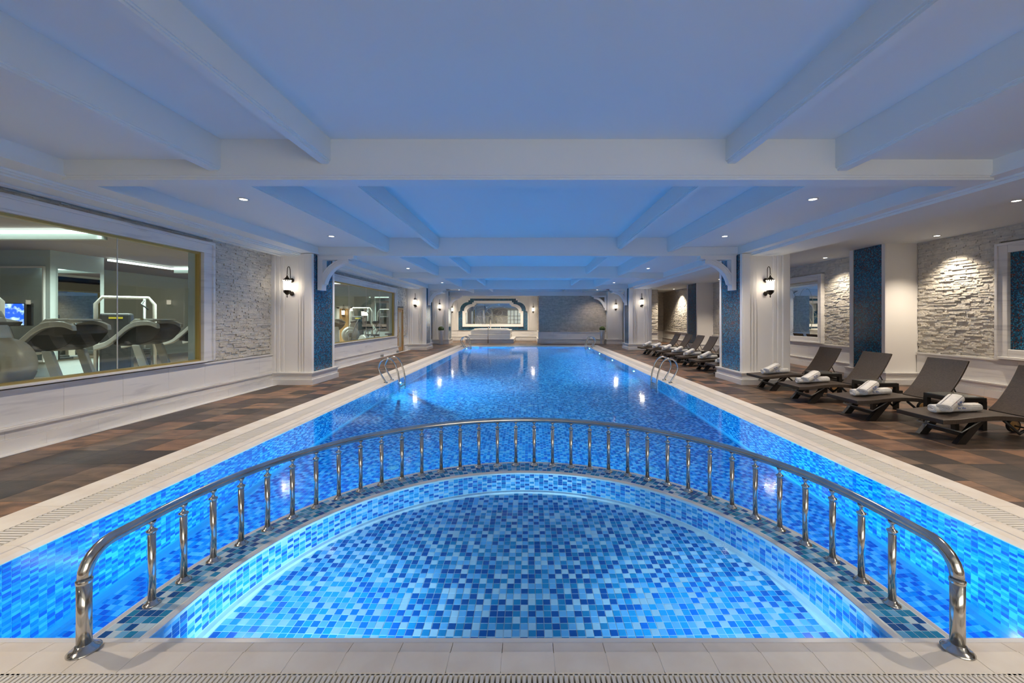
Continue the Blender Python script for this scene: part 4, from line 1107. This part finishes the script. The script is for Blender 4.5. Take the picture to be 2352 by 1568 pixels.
TB = [(6.12, 5.71, 'between the nearest two loungers'), (6.06, 7.0, 'between the second and third lounger'), (6.02, 8.22, 'between the third and fourth lounger'),
      (5.95, 11.685, 'first beyond the near right column'), (5.95, 12.785, 'second in the far lounger row'), (5.95, 13.945, 'third in the far lounger row'), (5.95, 15.09, 'fourth in the far lounger row'), (5.95, 16.235, 'fifth in the far lounger row'), (5.95, 17.335, 'last in the far lounger row')]
for x, y, nm_ in TB:
    t = place(tb0); t.location = (x, y, 0); t.scale = (.8, .8, 1) if y > 11 else (1, 1, 1); tag(t, 'low square brown wicker side table, '+nm_, 'table', 'wicker side tables')

# ------------------------------------------------------------------ gym machines
def treadmill():
    """local: runner stands toward -X, console toward +X"""
    t = empty('treadmill'); W = .78
    MB().prism([(-1.5, .05), (-1.5, .16), (.35, .20), (.5, .26), (.55, .10), (.5, .02), (-1.4, .02)], 'y', 0, W).build('running_deck', M_BLACK, t, bevel=.02)
    MB().box(-1.45, .14, .165, .2, W-.14, .215).build('belt', M_RUBBER, t)
    for y in (.02, W-.10): MB().prism([(.30, .15), (.48, .15), (.10, 1.12), (-.04, 1.12)], 'y', y, y+.08).build('upright', M_SILVER, t, bevel=.015)
    def Q(y0, y1, top, bot, name, m):
        MB().prism(top+bot[::-1], 'y', y0, y1).build(name, m, t, bevel=.015)
    arm_t = curve([(-.72, 1.12), (-.50, 1.18), (-.30, 1.32), (-.12, 1.47), (.06, 1.55), (.30, 1.56), (.46, 1.50)], 5)
    arm_b = [(p[0]+.01, p[1]-.10+.02*i/len(arm_t)) for i, p in enumerate(arm_t)]
    for y in (-.02, W-.07): Q(y, y+.09, arm_t, arm_b, 'handrail', M_SILVER)
    Q(.06, W-.06, curve([(-.38, 1.22), (-.15, 1.40), (.10, 1.50), (.32, 1.50), (.47, 1.42)], 4), curve([(-.40, 1.12), (-.20, 1.10), (.05, 1.12), (.30, 1.20), (.47, 1.38)], 4), 'console_shell', M_BLACK)
    MB().prism([(-.10, 1.52), (.0, 1.60), (.34, 1.60), (.38, 1.57), (.0, 1.555)], 'y', .05, W-.05).build('console_hood', M_SILVER, t, bevel=.01)
    MB().box(.10, -.0, 1.602, .16, .12, 1.606).build('sticker', M_YELLOW, t)
    return t
tm = treadmill(); bpy.context.view_layer.update()
for k, (x, y, nm_) in enumerate(((-7.2, 5.90, 'nearest behind the first gym window'), (-7.27, 7.32, 'second behind the first gym window'), (-7.35, 8.8, 'third, near the right edge of the first gym window'), (-7.45, 14.7, 'at the left edge of the second gym window'))):
    t = tm if k == 0 else copy_tree(tm)
    t.scale = (1, .68, 1)
    t.location = (x, y, 0); tag(t, 'grey treadmill with dark console, '+nm_, 'treadmill', 'treadmills in the gym')
def elliptical(x, y, rz, label, m=M_BEIGE, sc=1):
    t = tag(empty('elliptical_trainer', (x, y, 0), rz), label, 'machine'); t.scale = (sc, sc, sc)
    q = MB().lathe([(.05, -.16), (.26, -.16), (.33, -.13), (.36, -.05), (.36, .05), (.33, .13), (.26, .16), (.05, .16)], 36).build('flywheel_housing', m, t, (0, 0, 1.0), (PI/2, 0, 0))
    MB().lathe([(.05, -.19), (.18, -.19), (.21, -.17), (.21, .17), (.18, .19), (.05, .19)], 30).build('flywheel_ring', M_SILVER, t, (0, 0, 1.0), (PI/2, 0, 0))
    MB().lathe([(.06, -.22), (.09, -.2), (.09, .2), (.06, .22)], 20).build('crank_hub', M_BLACK, t, (0, 0, 1.0), (PI/2, 0, 0))
    MB().prism([(-.25, 1.15), (.12, 1.22), (-.05, 1.62), (-.20, 1.62)], 'y', -.10, .10).build('console_mast', M_SILVER, t, bevel=.03)
    MB().prism([(-.42, 1.56), (-.02, 1.50), (.02, 1.56), (-.38, 1.64)], 'y', -.22, .22).build('console', M_BLACK, t, bevel=.01)
    for y_ in (-.26, .26):
        MB().tube([(-.02, y_, .55), (-.08, y_, 1.0), (-.22, y_, 1.45), (-.36, y_, 1.70)], .02, 8).build('swing_arm', M_GREYMET, t)
        MB().tube([(.0, y_*.9, .62), (-.7, y_*.9, .35), (-1.15, y_*.9, .30)], .03, 8).build('pedal_bar', M_GREYMET, t)
        MB().box(-.95, y_-.08, .36, -.6, y_+.08, .40).build('pedal', M_RUBBER, t)
    MB().box(-1.35, -.25, 0, .45, .25, .10).build('base_frame', M_GREYMET, t, bevel=.02)
    MB().prism([(-.12, .1), (.15, .1), (.1, .8), (-.1, .8)], 'y', -.1, .1).build('pedestal', M_BEIGE, t)
    MB().tube([(.35, -.17, .05), (.52, -.17, .0), (.38, 0, .0)], .0001, 3).build('floor_stay', M_GREYMET, t) if False else None
elliptical(-6.82, 5.15, 0, 'large beige elliptical trainer at the left edge behind the first gym window', M_BEIGE, 1.0)
elliptical(-7.35, 16.5, math.radians(200), 'grey cross trainer behind the second gym window', M_SILVER, .95)
def bike(x, y, rz, label):
    t = tag(empty('exercise_bike', (x, y, 0), rz), label, 'machine')
    MB().lathe([(.03, -.10), (.30, -.10), (.34, -.06), (.34, .06), (.30, .10), (.03, .10)], 30).build('wheel_housing', M_SILVER, t, (.3, 0, .55), (PI/2, 0, 0))
    MB().box(-.75, -.05, .10, .45, .05, .20).build('base_frame', M_GREYMET, t, bevel=.01)
    MB().tube([(-.35, 0, .2), (-.42, 0, .85)], .035, 8).build('seat_post', M_SILVER, t)
    MB().box(-.62, -.13, .85, -.28, .13, .93).build('saddle', M_BLACK, t, bevel=.03)
    MB().tube([(.28, 0, .7), (.12, 0, 1.2)], .04, 8).build('mast', M_SILVER, t)
    MB().prism([(-.02, 1.15), (.06, 1.10), (.30, 1.45), (.22, 1.50)], 'y', -.24, .24).build('console', M_BLACK, t, bevel=.01)
    for s_ in (-1, 1):
        MB().tube([(.14, 0, 1.12), (.0, s_*.24, 1.1), (-.12, s_*.24, 1.16)], .016, 7).build('handlebar', M_BLACK, t)
        MB().box(.22, s_*.2-.06, .38, .42, s_*.2+.06, .42).build('pedal', M_RUBBER, t)
    for x_ in (-.72, .42): MB().box(x_-.05, -.3, 0, x_+.05, .3, .1).build('foot_bar', M_GREYMET, t, bevel=.01)
bike(-7.1, 17.7, math.radians(150), 'grey exercise bike in the middle of the second gym window')
bike(-6.95, 18.75, math.radians(170), 'exercise bike at the right end of the second gym window')
def cable(x, y, rz, label, w=1.3):
    t = tag(empty('cable_machine', (x, y, 0), rz), label, 'machine')
    MB().tube([(-w/2, 0, 0), (-w/2, 0, 2.0), (-w/2+.12, 0, 2.18), (w/2-.12, 0, 2.18), (w/2, 0, 2.0), (w/2, 0, 0)], .045, 10).build('frame_tube', M_SILVER, t)
    MB().box(-w/2+.1, -.2, .05, w/2-.45, .2, 1.75).build('weight_shroud', M_BLACK, t, bevel=.05)
    MB().box(-w/2+.28, -.208, 1.6, -w/2+.55, -.2, 1.65).build('sticker', M_YELLOW, t)
    MB().tube([(w/2-.2, -.05, 0), (w/2-.2, -.05, 2.15)], .03, 8).build('guide_rod', M_GREYMET, t)
    b = MB()
    for k in range(9): b.box(w/2-.32, -.12, .15+.07*k, w/2-.08, .04, .21+.07*k)
    b.build('weight_plate', M_BLACK, t)
    MB().tube([(w/2-.2, -.1, 2.1), (w/2-.2, -.45, 2.0), (w/2-.05, -.5, 1.85)], .022, 8).build('pull_bar', M_BLACK, t)
    MB().box(-w/2-.05, -.5, 0, w/2+.05, .5, .06).build('base_plate', M_GREYMET, t)
cable(-11.0, 10.9, math.radians(35), 'black cable weight machine with silver frame behind the treadmills', 1.15)
cable(-10.3, 13.2, math.radians(20), 'second weight tower deeper in the gym', 1.1)
cable(-12.6, 8.6, math.radians(50), 'weight machine at the left edge of the gym window', 1.5)
cable(-9.0, 21.5, math.radians(10), 'weight tower at the back seen through the second gym window', 1.1)
def tv(x, y, z, rz, w, h, label):
    t = tag(empty('television', (x, y, z), rz), label, 'television')
    MB().box(-w/2, 0, -h/2, w/2, .05, h/2).build('casing', M_BLACK, t, bevel=.008)
    MB().box(-w/2+.02, -.004, -h/2+.02, w/2-.02, 0, h/2-.02).build('screen', M_SCREEN, t)
tv(-14.3, 10.86, 1.72, 0, 1.15, .62, 'blue glowing television in place of its reflection on the mirrored gym pier')  # set built where the pier mirror only reflects a television
tv(-11.75, 14.3, 1.68, 0, .6, .75, 'blue glowing television near the right edge of the gym window')
tl = tag(empty('hanging_towel', (-7.1, 14.66, 1.28)), 'white towel hanging on gym equipment at the left of the second window', 'towel')
MB().prism([(-.13, 0), (-.11, .03), (.11, .03), (.13, 0), (.14, -.5), (.10, -.52), (-.10, -.5), (-.14, -.51)], 'y', -.015, .015).build('cloth', M_TOWEL, tl)
